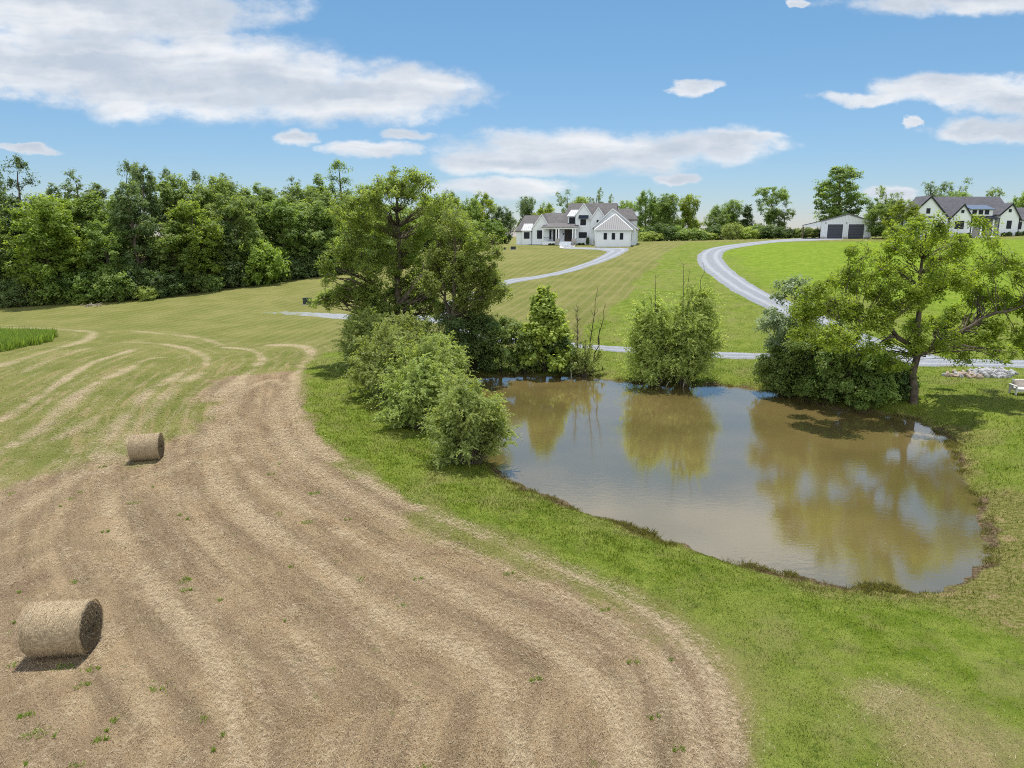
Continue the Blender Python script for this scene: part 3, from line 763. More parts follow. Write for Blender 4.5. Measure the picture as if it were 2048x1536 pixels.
def part(mb, name, m, parent, label=None):
    o = mb.build(name, m, parent)
    if label: o['label'] = label
    return o
def window(par, x, z, w, h, y, mull=1, cross=1, fm=None, name='window'):
    """frame proud of a wall whose face is at y (facing -y), glass set inside"""
    f = MB(); b = .07
    f.box(x, x+w, y-.06, y+.02, z, z+b); f.box(x, x+w, y-.06, y+.02, z+h-b, z+h)
    f.box(x, x+b, y-.055, y+.02, z+b, z+h-b); f.box(x+w-b, x+w, y-.055, y+.02, z+b, z+h-b)
    for i in range(mull):
        xm = x+w*(i+1)/(mull+1); f.box(xm-.025, xm+.025, y-.05, y+.02, z+b, z+h-b)
    for i in range(cross):
        zm = z+h*(i+1)/(cross+1); f.box(x+b, x+w-b, y-.045, y+.02, zm-.02, zm+.02)
    fo = part(f, name, fm or M_black, par)
    g = MB(); g.box(x+.03, x+w-.03, y-.03, y+.01, z+.03, z+h-.03)
    part(g, 'pane', M_glass, fo)
    return fo
def gable(par, xl, zl, xa, za, xr, zr, y0, y1, wall_m, roof_m, zb=-2.0, name='gable', over=.18, t=.16, fascia=None, wx=None):
    """front gable: wall outline with a roof of two slopes running back"""
    wl, wr = wx or (xl, xr)
    def zat(x): return zl+(za-zl)*(x-xl)/(xa-xl) if x < xa else zr+(za-zr)*(xr-x)/(xr-xa)
    MBw = MB().prism([(wl, zb), (wr, zb), (wr, zat(wr)-.10), (xa, za-.10), (wl, zat(wl)-.10)], y0, y1)
    part(MBw, 'wall', wall_m, par)
    sl = (za-zl)/(xa-xl); sr = (za-zr)/(xr-xa); e = .25
    r = MB()
    r.slab((xl-e, y0-over, zl-e*sl+.06), (xa, y0-over, za+.06), (xa, y1, za+.06), (xl-e, y1, zl-e*sl+.06), t)
    r.slab((xa+.004, y0-over, za+.06), (xr+e, y0-over, zr-e*sr+.06), (xr+e, y1, zr-e*sr+.06), (xa+.004, y1, za+.06), t)
    part(r, 'roof', roof_m, par)
    if fascia:
        f = MB(); k = .30 if fascia is M_black else .16
        f.prism([(xl-e, zl-e*sl-.04-k), (xl-e, zl-e*sl+.05), (xa, za+.05), (xr+e, zr-e*sr+.05), (xr+e, zr-e*sr-.04-k), (xa, za-.05-k)], y0-over-.05, y0-over-.01)
        part(f, 'fascia', fascia, par)

# main farmhouse
hx, hy = at_depth(1031, 487, 158)[:2]
hb = 8.35
H1 = thing('farmhouse', 'large white brick house on the hill with steep grey roofs, porch and hipped garage wing', 'house', (hx, hy, hb), R(-13))
ZB = -2.5
mb = MB().box(0, 4.3, 1.0, 9.5, ZB, 3.25); part(mb, 'wall', M_white, H1)
r = MB(); r.slab((-.2, .7, 3.2), (4.2, .7, 3.2), (4.2, 5.2, 6.6), (1.0, 5.2, 6.6)); r.tri((-.2, .7, 3.2), (1.0, 5.2, 6.6), (-.2, 9.8, 3.2))
r.slab((4.2, 9.8, 3.2), (-.2, 9.8, 3.2), (1.0, 5.2, 6.6), (4.2, 5.2, 6.6)); r.slab((4.2, .7+2.2, 4.9), (5.6, .7+2.2, 4.9), (5.6, 5.2, 6.6), (4.2, 5.2, 6.6))
part(r, 'roof', M_roof, H1)
mb = MB().box(1.35, 3.35, .55, 1.0, ZB, 3.3); part(mb, 'bay', M_white, H1)
mb = MB().slab((1.2, .25, 3.25), (3.85, .25, 3.25), (3.6, 1.9, 4.75), (1.55, 1.9, 4.75), .1); part(mb, 'bay_roof', M_metal, H1)
window(H1, 1.8, 1.5, 1.25, 1.4, .55, 1, 1)
gable(H1, 3.8, 3.95, 5.85, 6.75, 7.45, 4.4, 0, 6, M_white, M_roof, ZB, fascia=M_trim)
window(H1, 4.85, 1.5, 1.4, 1.8, 0, 2, 1)
mb = MB().box(7.2, 10.4, 1.2, 9, ZB, 4.2); part(mb, 'wall', M_white, H1)
mb = MB().slab((6.4, 1.0, 4.15), (10.2, 1.0, 4.15), (10.2, 5.6, 7.1), (5.6, 5.6, 7.1)).slab((10.2, 10, 4.1), (5.6, 10, 4.1), (5.6, 5.604, 7.1), (10.2, 5.604, 7.1)); part(mb, 'roof', M_roof, H1)
# porch
mb = MB().box(6.35, 13.75, -1.6, 1.2, ZB, .92); part(mb, 'porch_floor', M_trim, H1)
mb = MB().slab((6.15, -1.9, 4.02), (14.0, -1.9, 4.02), (14.0, 1.6, 4.85), (6.5, 1.6, 4.85), .12); part(mb, 'porch_roof', M_roof, H1)
mb = MB().box(6.3, 13.9, -1.7, -1.45, 3.62, 3.9); part(mb, 'porch_beam', M_trim, H1)
for x in (6.45, 9.35, 9.9, 12.95, 13.5):
    mb = MB().box(x-.13, x+.13, -1.68, -1.42, .92 if x < 7 else 1.55, 3.62); part(mb, 'column', M_trim, H1)
for x in (9.62, 13.22):
    mb = MB().box(x-.45, x+.45, -1.9, -1.2, -1.0, 1.55); part(mb, 'pier', M_stone, H1)
mb = MB()
for i in range(6): mb.box(10.15+.0, 12.7, -1.6-.32*(i+1), -1.6-.32*i-.004, ZB, .92-.155*(i+1))
part(mb, 'steps', M_trim, H1)
mb = MB()
for i in range(12): mb.box(6.7+i*.22, 6.74+i*.22, -1.58, -1.54, .95, 1.75)
mb.box(6.6, 9.2, -1.59, -1.53, 1.75, 1.81); part(mb, 'porch_railing', M_black, H1)
mb = MB().box(7.2, 13.4, 1.10, 1.196, .92, 4.1); part(mb, 'porch_wall', M_white, H1)
mb = MB().box(10.75, 12.75, 1.02, 1.1, .93, 3.45); d_ = part(mb, 'front_door', M_wood, H1)
mb = MB()
for x in (10.95, 11.45, 11.95, 12.35): mb.box(x, x+.28, .99, 1.03, 1.3, 3.1)
part(mb, 'pane', M_glass, d_)
mb = MB().box(11.72, 11.78, .95, 1.0, 1.9, 2.2); part(mb, 'handle', M_black, d_)
mb = MB().box(8.25, 9.3, 1.02, 1.1, .93, 3.4); d_ = part(mb, 'side_door', M_wood, H1)
mb = MB().box(8.4, 9.15, .99, 1.03, 1.2, 3.2); part(mb, 'pane', M_glass, d_)
window(H1, 7.0, 1.4, .8, 1.9, 1.1, 0, 1)
mb = MB().box(10.45, 10.6, .9, 1.1, 2.3, 2.7); part(mb, 'wall_lantern', M_black, H1)
# tall main block
mb = MB().box(10.0, 21.6, 2.0, 11.5, ZB, 4.4)
part(mb, 'wall', M_white, H1)
mb = MB().slab((9.9, 1.5, 4.75), (21.9, 1.5, 4.75), (21.6, 6.7, 9.2), (10.9, 6.7, 9.2)).slab((21.9, 12, 4.3), (9.9, 12, 4.3), (10.9, 6.704, 9.2), (21.6, 6.704, 9.2))
mb.tri((9.9, 1.5, 4.7), (10.9, 6.7, 9.18), (9.9, 12, 4.3)); part(mb, 'roof', M_roof, H1)
mb = MB().add([(x, y, z) for x in (21.3, 21.5) for y, z in ((2.1, 4.3), (11.3, 4.3), (6.7, 9.0))], [(0, 1, 2), (5, 4, 3), (0, 3, 4, 1), (1, 4, 5, 2), (2, 5, 3, 0)]); part(mb, 'end_wall', M_white, H1)
mb = MB().slab((20, 3.2, 5.6), (26.2, 3.2, 5.6), (24.9, 6.2, 7.95), (20, 6.2, 7.95)).slab((26.2, 9.6, 5.6), (20, 9.6, 5.6), (20, 6.204, 7.95), (24.9, 6.204, 7.95)).tri((26.2, 3.2, 5.6), (26.2, 9.6, 5.6), (24.9, 6.2, 7.95))
part(mb, 'rear_roof', M_roof, H1)
mb = MB().box(20, 25.9, 3.6, 9.2, ZB, 5.5); part(mb, 'wall', M_white, H1)
# dormer
mb = MB().box(11.4, 13.35, 1.55, 5.0, 4.5, 6.35); part(mb, 'dormer', M_white, H1)
mb = MB().slab((11.2, 1.2, 6.3), (13.6, 1.2, 6.3), (13.6, 4.8, 7.75), (11.55, 4.8, 7.75), .1); part(mb, 'dormer_roof', M_metal, H1)
window(H1, 11.65, 4.8, 1.3, 1.25, 1.55, 2, 1)
gable(H1, 13.3, 6.65, 15.05, 8.95, 16.95, 6.3, -.2, 6.5, M_white, M_roof, ZB, fascia=M_trim)
mb = MB().slab((14.0, -.85, 5.85), (16.1, -.85, 5.85), (16.1, -.18, 6.5), (14.0, -.18, 6.5), .12); part(mb, 'awning', M_navy, H1)
window(H1, 14.35, 4.35, 1.2, 1.25, -.2, 1, 1); window(H1, 14.05, 1.7, 1.75, 1.2, -.2, 3, 0)
mb = MB().box(14.25, 15.65, -.28, -.2, 3.9, 4.22); part(mb, 'sill', M_trim, H1)
gable(H1, 16.7, 5.9, 18.25, 8.1, 20.0, 5.6, -.7, 6.0, M_white, M_roof, ZB, fascia=M_trim, wx=(16.7, 20.0))
window(H1, 17.9, 4.7, .4, .75, -.7, 0, 0)
gable(H1, 17.3, 3.95, 21.4, 7.75, 26.6, 3.7, -2.2, 6.0, M_white, M_roof, ZB, fascia=M_trim, wx=(17.6, 26.3))
window(H1, 20.2, 5.15, .5, .5, -2.2, 0, 0); window(H1, 19.2, 4.45, .42, .42, -2.2, 0, 0)
mb = MB().box(16.55, 17.5, -.78, -.7, .1, 2.5); d_ = part(mb, 'side_door', M_trim, H1); part(MB().box(17.3, 17.36, -.83, -.78, 1.1, 1.35), 'handle', M_black, d_)
# garage wing
mb = MB().box(18.6, 25.5, -7.0, -2.0, ZB, 3.5); part(mb, 'garage_wall', M_white, H1)
r = MB(); A0, B0, C0, D0 = (18.25, -7.4, 3.45), (25.9, -7.4, 3.45), (25.9, -1.6, 3.45), (18.25, -1.6, 3.45); AP = (22.1, -3.9, 6.6); AQ = (22.1, -1.6, 6.6)
r.tri(A0, B0, AP); r.slab(B0, C0, AQ, AP); r.slab(D0, A0, AP, AQ); part(r, 'garage_roof', M_metald, H1)
mb = MB()
for a_, b_ in ((A0, AP), (B0, AP)):
    a_ = Vector(a_); b_ = Vector(b_); s_ = Vector((.09, 0, 0))
    mb.slab(tuple(a_-s_+Vector((0, 0, .06))), tuple(a_+s_+Vector((0, 0, .06))), tuple(b_+s_+Vector((0, 0, .06))), tuple(b_-s_+Vector((0, 0, .06))), .08)
part(mb, 'ridge_cap', M_trim, H1)
mb = MB().box(18.2, 25.95, -7.5, -7.4, 3.28, 3.44).box(25.9, 26.0, -7.4, -1.6, 3.28, 3.44); part(mb, 'gutter', M_trim, H1)
for x in (20.1, 21.75, 23.4): window(H1, x, 1.45, .68, 1.3, -7.0, 0, 0)
mb = MB().box(25.5, 25.56, -4.6, -4.2, .9, 2.5); part(mb, 'window', M_black, H1)
part(MB().box(18.35, 18.5, -7.1, -6.95, -1, 3.3), 'downpipe', M_trim, H1)
part(MB().box(25.5, 25.6, -7.1, -6.98, -1, 3.3), 'downpipe', M_trim, H1)

# small things by the farmhouse (world coordinates through the house frame)
ca, sa = math.cos(R(-13)), math.sin(R(-13))
def hw(x, y): return hx+ca*x-sa*y, hy+sa*x+ca*y
x_, y_ = hw(18.0, -3.0); ac = thing('air_conditioner', 'small grey cooling unit against the white wall beside the garage wing', 'air conditioner', (x_, y_, hz(x_, y_)), R(-13))
part(MB().box(-.42, .42, -.4, .4, 0.05, .85), 'case', plain('grey_steel', (.35,.35,.33), (.42,.42,.4), rough=.5), ac); part(MB().cyl(0, 0, .851, .9, .33, n=14), 'fan_grille', M_black, ac)
part(MB().box(-.5, .5, -.5, .5, -.3, .05), 'base', M_stone, ac)

# barn
bx, by = at_depth(1643, 476, 155)[:2]; bz = 9.95
H2 = thing('barn', 'white steel barn with two dark roller doors and an open lean-to, beyond the lane', 'barn', (bx-.3, by, bz), R(-23)); H2.scale = (.93, .93, 1)
gable(H2, 0, 3.75, 5.5, 5.15, 10.5, 3.65, 0, 12, M_barn, M_metald, -2, over=.12, t=.12, fascia=M_metald)
for x in (1.42, 5.8):
    fo = part(MB().box(x-.08, x+3.28, -.03, .02, -.6, 3.0), 'door_frame', M_trim, H2)
    part(MB().box(x, x+3.2, -.07, -.03, -.6, 2.95), 'roller_door', M_door, fo)
for xa_, xb_ in ((-.02, 1.3), (4.75, 5.65), (9.15, 10.52)): part(MB().box(xa_, xb_, -.06, 0, -2, .35), 'stone_base', M_stone, H2)
part(MB().slab((-4.1, -.2, 2.82), (-.2, -.2, 3.72), (-.2, 12, 3.72), (-4.1, 12, 2.82), .12), 'lean_to_roof', M_metald, H2)
part(MB().box(-4.0, -.1, -.1, .0, 2.45, 2.62).prism([(-4.0, 2.62), (-.03, 2.62), (-.03, 3.58), (-4.0, 2.68)], -.1, -.02), 'beam', M_barn, H2)
for y in (-.05, 4, 8, 11.8): part(MB().box(-4.0, -3.84, y-.08, y+.08, -2.5, 2.6), 'post', M_post, H2)
for x in (.9, 5.3, 9.9): part(MB().box(x-.07, x+.07, -.22, 0, 3.15, 3.35), 'wall_lamp', M_black, H2)

# right house
gx, gy = at_depth(1801, 467, 141)[:2]; gzz = 10.75
H3 = thing('black_trimmed_house', 'white brick house with black-edged gables and long dark roof at the right edge', 'house', (gx, gy, gzz))
gable(H3, 1.2, 3.55, 5.15, 7.45, 8.95, 3.45, 0, 5, M_white, M_roof2, -3, fascia=M_black)
window(H3, 4.55, 4.1, .75, 1.0, 0, 1, 1); window(H3, 3.8, .9, 1.8, 1.35, 0, 2, 1)
part(MB().box(4.0, 6.4, -.12, 0, 3.3, 3.55), 'trim_band', M_black, H3)
part(MB().box(5.85, 23.0, 1.9, 10.5, -3, 3.3), 'wall', M_stone, H3)
part(MB().slab((5.5, 1.3, 3.15), (23.3, 1.3, 3.15), (22.95, 6.6, 7.6), (5.9, 6.6, 7.6)).slab((23.3, 12, 3.1), (5.5, 12, 3.1), (5.9, 6.604, 7.6), (22.95, 6.604, 7.6)), 'roof', M_roof2, H3)
part(MB().add([(x, y, z) for x in (22.65, 22.85) for y, z in ((2.0, 3.2), (11.2, 3.2), (6.6, 7.4))], [(0, 1, 2), (5, 4, 3), (0, 3, 4, 1), (1, 4, 5, 2), (2, 5, 3, 0)]), 'end_wall', M_white, H3)
gable(H3, 9.65, 3.35, 12.05, 5.95, 14.05, 3.4, .4, 5, M_white, M_roof2, -3, fascia=M_black, wx=(9.75, 13.8))
window(H3, 10.7, 1.15, 1.8, 1.55, .4, 1, 1); window(H3, 11.65, 4.2, .58, .6, .4, 0, 0)
gable(H3, 19.4, 4.1, 21.5, 6.1, 23.4, 3.3, .4, 5, M_white, M_roof2, -3, fascia=M_black, wx=(19.5, 23.2))
window(H3, 20.9, 1.2, .95, 1.55, .4, 0, 1); window(H3, 20.95, 4.35, .55, .6, .4, 0, 0)
part(MB().box(14.1, 18.6, 1.5, 6, 3.3, 5.05), 'dormer', M_trim, H3)
part(MB().slab((13.9, 1.1, 5.0), (18.8, 1.1, 5.0), (18.8, 4.2, 5.85), (13.9, 4.2, 5.85), .12), 'dormer_roof', seam_mat('blue_grey_metal_roof', (.17,.22,.30), (.10,.13,.19)), H3)
for x in (14.55, 15.8, 17.0): window(H3, x, 3.95, .85, .85, 1.5, 0, 0)
part(MB().box(13.9, 18.9, .5, 1.1, 3.0, 3.25).slab((13.8, .1, 3.15), (19.0, .1, 3.15), (19.0, 1.6, 3.75), (13.8, 1.6, 3.75), .1), 'porch_roof', M_black, H3)
for x in (14.2, 16.1, 18.4): part(MB().box(x-.13, x+.13, .5, .76, -1, 3.0), 'column', M_trim, H3)
d_ = part(MB().box(16.6, 17.9, 1.82, 1.9, .1, 2.5), 'front_door', M_wood, H3); part(MB().box(16.8, 17.7, 1.79, 1.82, .5, 2.3), 'pane', M_glass, d_)
for x in (9.55, 13.95, 19.3, 23.3): part(MB().box(x-.05, x+.05, .3, .4, -1, 3.2), 'downpipe', M_black, H3)
part(MB().box(23.0, 31, 2.4, 8.5, -3, 3.0), 'wall', M_white, H3)
part(MB().slab((23.0, 2.0, 2.95), (31.3, 2.0, 2.95), (31.3, 5.6, 5.4), (23.0, 5.6, 5.4)).slab((31.3, 9, 2.95), (23.0, 9, 2.95), (23.0, 5.604, 5.4), (31.3, 5.604, 5.4)), 'wing_roof', M_roof2, H3)
window(H3, 24.4, 1.1, .9, 1.4, 2.4, 0, 1)

# ------------------------------------------------------------------ hay bales
hay_m, t, o = mat('hay')
p = t.obj()
nn = t.noise(t.vm('MULTIPLY', p, (3.0, 14.0, 14.0)), 3.0, 5, .7); n2_ = t.noise(p, 2.2, 3, .6); n3_ = t.noise(p, 38, 3, .7)
c = t.mix(t.ss(nn, .38, .62), (.24, .180, .105), (.54, .43, .28)); c = t.mix(t.m('MULTIPLY', t.ss(n2_, .45, .7), .4), c, (.30, .25, .17))
c = t.mix(t.m('MULTIPLY', t.ss(n3_, .45, .33), .55), c, (.14, .10, .06))
bsdf(t, o, c, .9, .2, bump=t.m('ADD', nn, n3_), bstr=.5, bdist=.03)
hend_m, t, o = mat('hay_end')
p = t.obj(); sp = t.new('ShaderNodeSeparateXYZ'); t.l.new(p, sp.inputs[0])
rad = t.m('SQRT', t.m('ADD', t.m('MULTIPLY', sp.outputs[1], sp.outputs[1]), t.m('MULTIPLY', t.m('SUBTRACT', sp.outputs[2], .69), t.m('SUBTRACT', sp.outputs[2], .69))))
n2_ = t.noise(p, 7, 4, .7); n3_ = t.noise(p, 32, 3, .7)
rg = t.m('SINE', t.m('ADD', t.m('MULTIPLY', rad, 62.0), t.m('MULTIPLY', n2_, 26.0)))
c = t.mix(t.m('MULTIPLY', t.ss(rg, -.6, .9), t.ss(n2_, .3, .6)), (.22, .165, .10), (.42, .33, .21)); c = t.mix(t.m('MULTIPLY', t.ss(n3_, .48, .36), .7), c, (.09, .065, .04))
bsdf(t, o, c, .95, .15, bump=t.m('ADD', rg, t.m('MULTIPLY', n3_, 3)), bstr=.8, bdist=.03)
net_m = plain('net_wrap', (.42,.37,.26), (.52,.46,.34))
strw_m = sm_
def make_bale(label, px, py, L, r, rz, seed):
    q = gp(px, py); g = np.random.default_rng(seed)
    b = thing('hay_bale', label, 'hay bale', (q[0], q[1], q[2]-.04), rz, 'round hay bales on the cut field')
    nl, na = 40, 120
    xs = np.linspace(-L/2, L/2, nl); an = np.arange(na)/na*2*np.pi
    V = []
    for i, x in enumerate(xs):
        e = 1-0.10*(abs(2*i/(nl-1)-1))**9
        rr = r*e*(1+.022*(fbm(an*3.2+50+seed, np.full(na, x*2.0), 3)-.5)*2+.03*(g.random(na)-.5)+.012*(vnoise(np.full(na, x*9.0), an*.6)-.5))
        zz = rr*np.sin(an); zz = np.where(zz < -r*.90, -r*.90+(zz+r*.90)*.3, zz); zz = zz*(.965+.012*math.sin(i*.9+seed))
        V.append(np.column_stack([np.full(na, x)+(g.random(na)-.5)*.012, rr*np.cos(an), zz+r*.985]))
    V = np.vstack(V); k = np.arange(nl*na).reshape(nl, na); kn = np.roll(k, -1, 1)
    F = np.stack([k[:-1], k[1:], kn[1:], kn[:-1]], -1).reshape(-1, 4)
    me = mesh_np('hay_body', V, F, [hay_m], True)
    link('hay_body', me, b)
    for s in (-1, 1):
        rings = np.linspace(0, 1, 14); P = []
        for j, rq in enumerate(rings):
            edge_ring = V[0:na] if s < 0 else V[-na:]
            c0 = np.array([s*(L/2+.05), 0, r*.985])
            pt = c0+(edge_ring-c0)*rq; pt[:, 0] = s*(L/2+.03*(1-rq**3))+(g.random(na)-.5)*.035*(rq < 1)
            if rq == 1: pt = edge_ring
            P.append(pt)
        P = np.vstack(P); k = np.arange(14*na).reshape(14, na); kn = np.roll(k, -1, 1)
        F = np.stack([k[:-1], kn[:-1], kn[1:], k[1:]], -1).reshape(-1, 4)
        if s < 0: F = F[:, ::-1]
        link('bale_end', mesh_np('bale_end', P, F, [hend_m], False), b)
    # loose stalks sticking out
    n = 9000; a_ = g.random(n)*2*np.pi; x = (g.random(n)-.5)*L
    x[:1800] = np.where(g.random(1800) < .8, L/2, -L/2)-g.random(1800)*.05
    Pn = np.column_stack([0*x, np.cos(a_), np.sin(a_)]); base = np.column_stack([x, 0*x, 0*x+r*.985])+Pn*r*.99
    tg = np.column_stack([g.normal(0, .35, n), -np.sin(a_), np.cos(a_)]); tg /= np.linalg.norm(tg, axis=1)[:, None]; tg *= np.where(g.random(n) < .5, -1, 1)[:, None]
    ln = (.05+.12*g.random(n))[:, None]; wv = np.cross(tg, Pn)*.0035
    tip = base+tg*ln+Pn*(.01+.045*g.random(n)**2)[:, None]
    VV = np.stack([base-wv, base+wv, tip], 1)
    VV[:, :, 2] = np.maximum(VV[:, :, 2], .01)
    k2 = 1500; gx_ = g.uniform(-L/2-.35, L/2+.45, k2); gy_ = g.normal(0, r*.75, k2); a2 = g.random(k2)*2*np.pi; l2 = .04+.10*g.random(k2)
    wpos = np.column_stack([q[0]+np.cos(rz)*gx_-np.sin(rz)*gy_, q[1]+np.sin(rz)*gx_+np.cos(rz)*gy_]); zz2 = height(wpos)-(q[2]-.04)+.02
    c2 = np.column_stack([gx_, gy_, zz2]); d2 = np.column_stack([np.cos(a2)*l2, np.sin(a2)*l2, .02*g.random(k2)]); w2 = np.column_stack([-np.sin(a2), np.cos(a2), 0*a2])*.0045
    VV = np.concatenate([VV, np.stack([c2-d2-w2, c2-d2+w2, c2+d2], 1)]); n += k2
    link('loose_stalks', mesh_np('loose_stalks', VV.reshape(-1, 3), np.arange(3*n).reshape(n, 3), [strw_m], False, {'tint': np.repeat(g.random(n), 3)}), b)
    return b
make_bale('large round hay bale nearest the camera, with its dark cut end showing', 130, 1300, 1.48, .70, R(7), 5)
make_bale('round hay bale farther off, on greener stubble', 295, 918, 1.34, .66, R(13), 11)

# ------------------------------------------------------------------ rock pile, bench, boxes, branches
rock_m = plain('limestone_rock', (.28,.28,.29), (.47,.465,.46), 2.0, .9)
rock_m2 = plain('stained_rock', (.33,.24,.19), (.46,.38,.32), 2.0, .9)
rmesh = []
for s in range(5):
    g = np.random.default_rng(100+s)
    import bmesh
    bm = bmesh.new(); bmesh.ops.create_icosphere(bm, subdivisions=2, radius=.5)
    cuts = g.normal(size=(7, 3)); cuts /= np.linalg.norm(cuts, axis=1)[:, None]; dd = .27+.13*g.random(7)
    for v in bm.verts:
        for cdir, dl in zip(cuts, dd):
            k = v.co.x*cdir[0]+v.co.y*cdir[1]+v.co.z*cdir[2]
            if k > dl: v.co -= Vector(cdir)*(k-dl)
        v.co.z *= .75
    me = bpy.data.meshes.new('rock'); bm.to_mesh(me); bm.free(); me.materials.append(rock_m); rmesh.append(me)
RP = smooth_closed(gps([(1885,750),(1930,743),(1985,738),(2010,742),(2034,749),(2010,756),(1950,758),(1905,757)])[:, :2], 3)
lo, hi = RP.min(0), RP.max(0); cnt = 0; g = np.random.default_rng(4)
rc_ = RP.mean(0)+np.array([.9, 0])
while cnt < 150:
    q = lo+(hi-lo)*g.random(2)
    if not inside(q[None], RP)[0]: continue
    dd_ = np.hypot((q[0]-rc_[0])/2.4, (q[1]-rc_[1])/1.3)
    hp = max(0, .20*(1-dd_)) if cnt > 40 else 0
    hp *= g.random()**.4
    sz = .26+.24*g.random()
    o_ = link('rock', rmesh[g.integers(5)], None, (q[0], q[1], hz(*q)+hp+sz*.12)); o_.rotation_euler = tuple(g.random(3)*6.28); o_.scale = (sz*1.2, sz, sz)
    if q[0] < lo[0]+(hi[0]-lo[0])*.45 and g.random() < .75:
        o_.material_slots[0].link = 'OBJECT'; o_.material_slots[0].material = rock_m2
        tag(o_, 'brownish stained rock at the left end of the rock pile', 'rock', 'rocks in the pile by the lane')
    else: tag(o_, 'pale grey broken rock in the heap beside the gravel lane', 'rock', 'rocks in the pile by the lane')
    cnt += 1

bp = gp(2062, 792)
bench = thing('garden_sofa', 'grey wooden garden sofa with white cushions on the lawn at the right edge', 'sofa', tuple(bp), R(-8))
M_bench = plain('grey_weathered_wood', (.42,.42,.40), (.55,.55,.52)); M_cush = plain('white_cushion', (.72,.72,.69), (.80,.80,.77)); M_pil = plain('pink_grey_cushion', (.52,.44,.40), (.62,.54,.50))
for sx in (-1, 1):
    for y in (0, .75): part(MB().box(sx*.95-.05, sx*.95+.05, y-.05, y+.05, -.05, .36 if y == 0 else .6), 'leg', M_bench, bench)
    part(MB().box(sx*.98-.09, sx*.98+.09, -.12, .80, .60, .655), 'armrest', M_bench, bench)
    part(MB().box(sx*.95-.04, sx*.95+.04, -.05, .05, .36, .60), 'arm_support', M_bench, bench)
part(MB().box(-.9, .9, -.05, .8, .28, .36), 'seat_frame', M_bench, bench)
mb = MB()
for i in range(9): mb.box(-.86+i*.195, -.74+i*.195, .74, .79, .36, .88)
mb.box(-.93, .93, .72, .8, .88, .96); part(mb, 'backrest', M_bench, bench)
def cushion(x0, x1, y0, y1, z0, z1, name, m, par):
    import bmesh
    bm = bmesh.new(); bmesh.ops.create_cube(bm, size=1)
    bmesh.ops.subdivide_edges(bm, edges=bm.edges, cuts=4, use_grid_fill=True)
    for v in bm.verts:
        c_ = Vector(v.co); l = max(abs(c_.x), abs(c_.y), abs(c_.z))
        rr = (abs(c_.x*2)**5+abs(c_.y*2)**5+abs(c_.z*2)**3)**(1/4.2)
        c_ = c_/max(rr, .8)
        v.co = ((x0+x1)/2+c_.x*(x1-x0), (y0+y1)/2+c_.y*(y1-y0), (z0+z1)/2+c_.z*(z1-z0))
    me = bpy.data.meshes.new(name); bm.to_mesh(me); bm.free(); me.materials.append(m)
    for p_ in me.polygons: p_.use_smooth = True
    return link(name, me, par)
cushion(-.88, 0, -.12, .72, .35, .52, 'seat_cushion', M_cush, bench); cushion(0, .88, -.12, .72, .35, .52, 'seat_cushion', M_cush, bench)
cushion(-.8, -.05, .50, .74, .48, 1.0, 'back_cushion', M_pil, bench); cushion(.05, .8, .50, .74, .48, 1.0, 'back_cushion', M_pil, bench)

M_box = plain('dark_green_cabinet', (.018,.028,.028), (.03,.045,.045), rough=.5)
def cabinet(px, py, w, d, h, label, rz=0, lid=True):
    q = gp(px, py); b = thing('utility_cabinet', label, 'utility box', tuple(q), R(rz), 'dark utility cabinets standing in the grass')
    part(MB().box(-w/2, w/2, -d/2, d/2, .06, h-.06), 'case', M_box, b)
    part(MB().box(-w/2-.04, w/2+.04, -d/2-.04, d/2+.04, h-.06, h), 'lid', M_box, b)
    part(MB().box(-w/2-.1, w/2+.1, -d/2-.1, d/2+.1, -.3, .06), 'base', M_stone, b)
    part(MB().box(-.02, .02, -d/2-.03, -d/2, .06, h-.08), 'door_seam', M_black, b)
cabinet(615, 608, 1.05, .9, .88, 'large dark green cabinet in the meadow, left of the tall tree')
cabinet(637, 608, .95, .7, .42, 'low dark cabinet in the meadow, beside the large dark green one')
cabinet(1026.5, 499, 1.05, .8, .62, 'dark cabinet on the lawn in front of the farmhouse left wing')
cabinet(1009.5, 499.5, .4, .4, .45, 'small dark box on the lawn, farthest left in front of the farmhouse')
# ------------------------------------------------------------------ trees
bark_m = plain('bark', (.075,.060,.045), (.155,.13,.10), 2.5, .95, .1, bstr=.6)
bark_pale = plain('pale_dead_bark', (.26,.23,.19), (.40,.36,.31), 2.5, .9, .1, bstr=.4)
bark_dark = plain('dark_bark', (.035,.028,.022), (.08,.065,.05), 2.5, .95, .1, bstr=.6)
LM = dict(
 mid=leaf_mat('leaf_mid', (.095,.165,.044), (.330,.430,.125), .53),
 yellow=leaf_mat('leaf_yellow_green', (.115,.190,.032), (.370,.470,.105), .55),
 blue=leaf_mat('leaf_blue_green', (.075,.125,.050), (.260,.335,.145), .48),
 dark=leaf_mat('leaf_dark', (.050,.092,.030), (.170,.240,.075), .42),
 willow=leaf_mat('leaf_willow', (.170,.225,.070), (.430,.490,.180), .52),
 willow2=leaf_mat('leaf_grey_willow', (.220,.290,.085), (.490,.560,.210), .58),
 silver=leaf_mat('leaf_silver', (.13,.19,.09), (.44,.52,.34), .4, .4),
 syc=leaf_mat('leaf_sycamore', (.110,.180,.036), (.50,.55,.13), .5),
 walnut=leaf_mat('leaf_walnut', (.105,.165,.022), (.380,.450,.065), .55),
 oak=leaf_mat('leaf_oak', (.105,.160,.036), (.390,.460,.125), .55),
 shrub=leaf_mat('leaf_shrub', (.105,.165,.050), (.340,.420,.145), .53),
)
